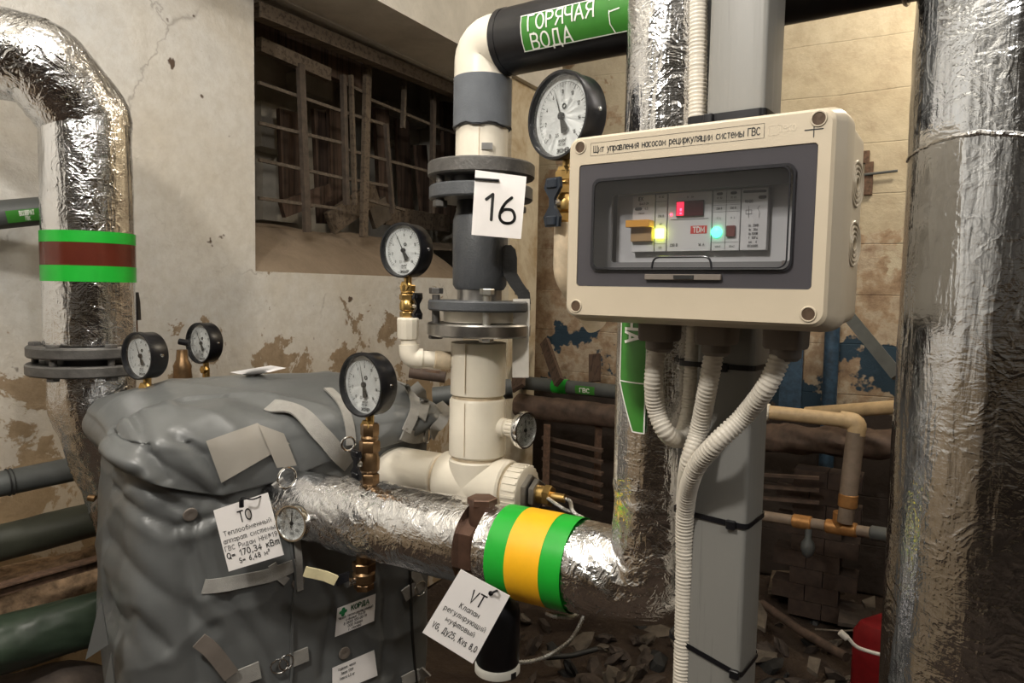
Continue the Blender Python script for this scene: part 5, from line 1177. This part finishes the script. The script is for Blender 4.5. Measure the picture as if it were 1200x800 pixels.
# ================= HANGING CARDS =================
def card(lab, cs, Y, W, H, draw, hole=None, tilt=(0, 0, 0, 0)):
    ps = [at(x, y, Y+dy) for (x, y), dy in zip(cs, tilt)]; t = thing('hanging_card', lab, 'card', ps[3])
    mp, nn = quadmap(*ps, W, H, 0); obj('sheet', B().slab(ps, nn, .0012), 'paper', t, smooth=0)
    b = B(); draw(b, lambda x, y: mp(x, y, .0006)); obj('lettering', b, 'ink', t, smooth=0)
    return t, mp
def d16(b, f):
    stroke2d(b, [(20, 57), (30, 66), (30, 26)], 4.6, f)
    pts = [(60, 64), (52, 56), (46, 46), (43, 36), (44, 29), (49, 24), (56, 23), (63, 25), (67, 31), (66, 38), (62, 44), (55, 45), (48, 43), (44, 38)]; P = smoothpath([V((x, y, 0)) for x, y in pts], 2); stroke2d(b, [(p.x, p.y) for p in P], 4.6, f)
t, mp = card('white card reading 16 hanging on the riser flange', [(557, 199), (617, 207), (610.5, 280), (552.5, 275)], 1.275, 80, 100, d16)
b = B(); b.tube([mp(0, 86, .002), mp(18, 87, .003), mp(38, 88, .0025)], .0024, 10); obj('tie', b, 'black', t)
def dTO(b, f):
    text_into(b, 'ТО', 25, 48, 84, .85, f, w=.06)
    for i, (s_, z_, xx) in enumerate((('Теплообменный', 11.5, 47), ('аппараm сисmемы', 11.5, 47), ('ГВС Ридан НН№19', 11.5, 47), ('Q= 170,34 кВm', 13, 47), ('S= 6,48 м²', 11.5, 47))): text_into(b, s_, z_*(.95 if z_ < 12 else 1.05), xx, 64-i*12.8, 1.0 if i else 1.05, f, w=.055 if i < 3 else .075, gap=.26)
t, mp = card('white card headed TO hanging on the front of the grey cover', [(250, 598), (313.5, 577), (332.5, 650), (268, 669.5)], 1.185, 92, 108, dTO, tilt=(.02, 0, 0, .02))
b = B(); b.tube(smoothpath([at(313, 578, 1.2), at(296, 585, 1.175), at(283, 583, 1.175), at(283, 592, 1.175)], .004), .0014, 8); b.tube([at(283, 585, 1.172), at(283, 594, 1.172)], .004, 10); obj('tie', b, 'black', t)
def dVT(b, f):
    text_into(b, 'VT', 28, 50, 93, .9, f, w=.06)
    for i, (s_, z_) in enumerate((('Клапан', 12), ('регулирующий', 12), ('муфmовый', 12), ('VG, Ду25, Kvs 8,0', 13.5))): text_into(b, s_, z_*(1.0 if i < 3 else 1.02), 48, 71-i*15-(4 if i == 3 else 0), 1.02 if i < 3 else .74, f, w=.055 if i < 3 else .075, gap=.26)
t, mp = card('tilted white card headed VT hanging under the foil pipe', [(540, 667), (597.5, 698), (554, 777.5), (495, 741)], 1.03, 95, 122, dVT)
b = B(); b.tube(smoothpath([mp(64, 112, .002), mp(70, 122, .006), hp(583)-V((0, .03, .06))], .004), .0016, 8); b.lathe([(.0, 0), (.0035, .0), (.0035, .002), (0, .002)], mp(64, 112, .001), V((0, -1, 0)), 12); obj('tie', b, 'black', t)
# ================= BACKGROUND =================
def P(x, y, Y): return at(x, y, Y)
t = thing('grey_pipe', 'thin dark grey pipe with green band and label behind the riser near the back wall', 'pipe', P(600, 448, 3.55))
a, c = P(560, 444, 3.75), P(1000, 478, 2.95)
a, c = P(600, 447, 3.6), P(745, 461, 3.25); d = (c-a).normalized(); a0 = a-d*.7; c0_ = c+d*.5
obj('pipe_wrap', B().tube([a0, c0_], .033, 20), 'greypipe', t)
obj('marking_band', B().tube([a.lerp(c, .36), a.lerp(c, .48)], .0355, 20, False), 'green', t)
mp = cylmap(a.lerp(c, .56), d, .0345, -.1); b = B(); b.grid([[mp(x, y, .001) for x in (0, .05, .1)] for y in (-.02, 0, .02)]); lb = obj('label', b, 'lgreen', t); b = B(); text_into(b, 'ГВС', .025, .05, 0, 1.4, lambda x, y: mp(x, y, .002)); obj('lettering', b, 'white', lb, smooth=0)
longpipe('rusty_pipe', 'thick rusty brown pipe below the thin grey pipe behind the riser', 'pipe', P(575, 470, 3.6), P(780, 496, 3.1), .055, 'brownpipe', amp=.006, seed=13)
# slatted radiator in the dark
t = thing('slatted_radiator', 'dark iron slatted rack in the shadow behind the riser', 'radiator', P(670, 580, 3.3))
for k in range(6):
    o = obj('slat', B().box((P(636, 512+k*13, 3.4)+P(706, 528+k*13, 3.15))/2, ((P(636, 512+k*13, 3.4)-P(706, 528+k*13, 3.15)).length, .03, .014), ((P(706, 528, 3.15)-P(636, 512, 3.4)).normalized(), V((.4, .9, 0)).normalized(), UP)), 'brownpipe', t, smooth=0)
for x in (640, 700): obj('post', B().box(P(x, 545, 3.3), (.03, .03, .38)), 'rust', t, smooth=0)
t = thing('slatted_radiator', 'second darker slatted rack further right behind the grey post', 'radiator', P(930, 560, 3.0))
for k in range(3): obj('slat', B().box((P(893, 556+k*14, 3.1)+P(960, 560+k*14, 2.95))/2, ((P(893, 556+k*14, 3.1)-P(960, 560+k*14, 2.95)).length, .02, .012), ((P(960, 560, 2.95)-P(893, 556, 3.1)).normalized(), V((.4, .9, 0)).normalized(), UP)), 'brownpipe', t, smooth=0)
# leaning boards and bars near back wall
def plank(lab, p0, p1, w_, th, mat, cat='board', nm='wooden_board', grp=None, wd=None):
    d = (p1-p0).normalized(); X = wd or nBk; X = (X-d*X.dot(d)).normalized()
    tag(obj(nm, B().box((p0+p1)/2, ((p1-p0).length, w_, th), (d, d.cross(X), X)), mat, smooth=0, origin=p0), lab, cat, grp)
plank('dark plank leaning just right of the riser behind the white lever', P(607, 455, 3.3), P(612, 368, 3.75), .07, .02, 'woodv')
plank('second dark plank leaning right of the riser below the box corner', P(655, 448, 3.3), P(638, 400, 3.6), .05, .02, 'woodv')
plank('wide dark board standing behind the thin grey pipe', P(697, 447, 3.7), P(697, 415, 3.75), .06, .02, 'woodv')
plank('dark iron bar leaning diagonally from the box corner to the right foil pipe', P(988, 362, 2.9), P(1052, 440, 2.6), .045, .02, 'greypipe', 'bar', 'iron_bar')
t = thing('blue_pipe', 'old blue painted pipe standing against the back wall right of the post', 'pipe', wb(2.0, .06, 0))
q0, q1 = onback(972, 480, .05), onback(976, 378, .05); obj('tube', B().tube([V((q0.x, q0.y, .0)), q1], .033, 20), 'blue', t)
t = thing('blue_frame_board', 'narrow blue painted board on the back wall just right of the post', 'board', onback(930, 480, .03))
q0, q1 = onback(926, 482, .03), onback(930, 372, .03); obj('board', B().box((q0+q1)/2, (.1, .03, (q1-q0).length), (dB, nBk, UP)), 'blue', t, smooth=0)
# tan pipes on the right
def chain(nm, lab, pts, r, mat, rad=.05, fittings=(), cat='pipe'):
    t = thing(nm, lab, cat, pts[-1]); obj('tube', B().tube(fillet(pts, rad, .01), r, 20), mat, t)
    for x in fittings: obj(x[0], x[1], x[2], t)
    return t
Y = 2.55
e1 = P(1006, 494, Y)
chain('tan_pipe', 'tan pipe with cream cap turning down at an elbow right of the post', [P(893, 482, Y+.12), e1, P(1003, 512, Y)], .026, 'tanpipe', .05, (('cap', B().cyl(P(891, 481.7, Y+.125), P(902, 483, Y+.11), .032, 20, .003), 'pp'), ('elbow', B().tube(fillet([P(985, 491.3, Y+.03), e1, P(1003, 509, Y)], .04, .008), .031, 20), 'tanpipe')))
t = thing('tan_pipe_drop', 'grey brown vertical pipe with orange collars below the tan elbow', 'pipe', P(990, 620, Y))
obj('tube', B().tube([P(1003, 506, Y), P(994, 582, Y)], .031, 20), 'tandark', t); obj('collar', B().cyl(P(994.5, 578, Y), P(993, 594, Y), .033, 20, .004), 'copper', t); obj('tube', B().tube([P(993, 592, Y), P(990, 612, Y)], .027, 20), 'tandark', t)
t = thing('upper_tan_pipe', 'pale tan pipe running behind the elbow into the right foil pipe', 'pipe', P(950, 483, 2.9)); obj('tube', B().tube([P(945, 484, 2.95), P(1090, 474, 2.6)+(P(1090, 474, 2.6)-P(945, 484, 2.95))*2.2], .026, 20), 'tanpipe', t)
t = thing('orange_brown_pipe', 'low orange brown pipe with brass tee near the floor at the right', 'pipe', P(960, 618, Y))
a, c = P(880, 602, Y+.25), P(1060, 630, Y-.1); L = lambda k: a.lerp(c, k)
obj('tube', B().tube([a, c+(c-a)*2], .02, 18), 'tandark', t); d = (c-a).normalized()
for k0, k1, mt in ((.30, .43, 'copper'), (.52, .72, 'copper'), (.8, .93, 'greypipe')): obj('collar', B().cyl(L(k0), L(k1), .026, 18, .004), mt, t)
obj('tee', B().cyl(L(.61), L(.61)+V((0, 0, .06)), .026, 18, .003), 'copper', t)
t = thing('hanging_bulb_cock', 'small grey drain cock hanging below the low orange brown pipe', 'fitting', P(946, 652, Y))
q = B(); q.lathe([(.006, 0), (.018, .01), (.026, .035), (.024, .055), (.012, .075), (.012, .13)], P(946, 653, Y+.1), UP, 16); obj('body', q, 'greypipe', t)
# brick pier in the dark
t = thing('brick_pier', 'dim brick pier behind the low pipes right of the post', 'pier', P(945, 640, 3.05))
bo = P(922, 640, 3.15); bo.z = 0
kk = 0
for r_ in range(9):
    for c_ in range(2):
        off = (.07 if r_ % 2 else 0)
        cc = bo+dB*(.06+c_*.135-off+.03)+V((0, 0, .035+r_*.072))+nBk*random.uniform(-.004, .004)
        obj('brick', B().box(cc, (.132, .11, .0695), (dB, nBk, UP)), 'brick', t, smooth=0)
# dark clutter band on the wall behind (old trunking)
longpipe('sagging_duct', 'dark sagging duct along the back wall under the tan pipes', 'duct', P(880, 512, 3.3), P(1250, 530, 2.45), .06, 'brownpipe', amp=.015, seed=21)
longpipe('floor_pipe', 'dark pipe lying on the ground behind the riser', 'pipe', P(600, 620, 3.1), P(800, 650, 2.8), .06, 'brownpipe', amp=.012, seed=31)

# red canister
t = thing('red_canister', 'red plastic canister on the rubble at the foot of the right foil pipe', 'canister', P(1020, 800, 2.05))
cc = P(1045, 800, 2.45)
cc.z = .0
q = B(); q.grid([[cc+V((x*math.cos(.5)-y*math.sin(.5), x*math.sin(.5)+y*math.cos(.5), z)) for x, y in rrect(hx, hy, .02, 4)] for z, hx, hy in ((0, .115, .08), (.01, .12, .085), (.23, .12, .085), (.265, .105, .07))], True, True, True); q0 = q
obj('body', q, 'red', t); obj('cap', B().cyl(cc+V((.0, -.02, .26)), cc+V((.0, -.02, .29)), .02, 16, .002), 'stonel', t)
t = thing('sprayer_hose', 'pale hose with a nozzle lying across the red canister', 'hose', P(990, 745, 2.0))
obj('hose', B().tube(smoothpath([P(993, 746, 2.25), P(1003, 757, 2.24), P(1018, 763, 2.23), P(1045, 770, 2.2)], .01), .006, 10), 'lever', t); q = B(); q.cyl(P(984, 740, 2.26), P(993, 748, 2.25), .011, 12, .002); obj('nozzle', q, 'lever', t)
# rod on floor
def onfloor(x, y, z=0.0): d = ray(x, y); k = (z-CAMH)/d.z; return V((0, 0, CAMH))+d*k
def rod(lab, x0, y0, x1, y1, r, mat, nm='pole', cat='pole'):
    a, c = onfloor(x0, y0, .05), onfloor(x1, y1, .07); tag(obj(nm, B().tube([a, (a+c)/2+V((0, 0, -.01)), c], r, 12), mat, origin=a), lab, cat)
rod('grey brown pole lying diagonally on the rubble right of the post', 893, 707, 992, 770, .018, 'brownpipe')
rod('thin pale wire lying on the rubble behind the red canister', 955, 737, 1022, 736, .004, 'stonel', 'wire', 'wire')
rod('short dark rod on the ground under the banded elbow', 640, 770, 700, 760, .01, 'scrap')
# flat scrap boards on the floor
def flat(lab, pts, mat, h=.09, th=.015, cat='scrap', nm='scrap_board'):
    ps = [onfloor(x, y, h) for x, y in pts]; 
    for i, p in enumerate(ps): p.z += .01*math.sin(i*2)
    tag(obj(nm, B().slab(ps, UP, th), mat, smooth=0, origin=ps[0]), lab, cat)
flat('pale triangular scrap on the ground below the low orange brown pipe', [(972, 650), (1015, 641), (1010, 652)], 'stonel')
flat('pale scrap piece right beside the foil pipe foot', [(1010, 703), (1025, 700), (1026, 710), (1014, 709)], 'stonel')
flat('grey board lying at the right of the post', [(888, 700), (899, 722), (897, 735), (886, 730)], 'stonel')
flat('brown plank lying flat on the dirt right of the post', [(905, 668), (985, 672), (990, 690), (900, 690)], 'wood', .06, .02)
flat('pale broken tile near the pole', [(948, 768), (962, 775), (958, 787), (946, 780)], 'stonel', .1)
flat('grey sheet scrap behind the fallen pole', [(985, 705), (1022, 712), (1020, 732), (982, 728)], 'stone', .07)
# rubble
spots = []
random.seed(5)
lst = [(888, 757, .07), (905, 770, .06), (918, 752, .035), (930, 790, .05), (962, 795, .05), (978, 782, .045), (898, 790, .05), (950, 752, .03), (1005, 790, .04), (600, 740, .05), (625, 745, .045), (650, 755, .05), (680, 748, .04), (700, 775, .05), (725, 760, .05), (745, 780, .04), (735, 795, .05), (620, 795, .05), (690, 795, .04), (655, 790, .03), (755, 745, .05), (770, 770, .04), (710, 740, .035), (640, 725, .04), (770, 730, .04), (760, 795, .05)]
for k in range(70):
    x = random.uniform(600, 1030); y = random.uniform(648, 799); lst.append((x, y, random.uniform(.012, .04)))
for k, (x, y, r_) in enumerate(lst):
    p = onfloor(x, y, .02); p.z = ground(p.x, p.y)+r_*.35
    pale = (k % 4 == 0)
    tag(obj('stone', B().ico((0, 0, 0), r_*(.75 if r_ > .045 else 1), 1 if k % 2 else 2, .38, k, (1.35, 1, .5), 1.6), 'stonel' if pale else ('scrap' if k % 5 == 1 else 'stone'), smooth=14), ('pale' if pale else ('blackened' if k % 5 == 1 else 'brown'))+' broken stone lying in the rubble on the dirt floor', 'stone', ('pale' if pale else ('blackened' if k % 5 == 1 else 'brown'))+' rubble stones on the floor')
    o = C.objects[-1]; o.location = p; o.rotation_euler = (random.random(), random.random(), random.random()*6)
bpy.context.view_layer.update()
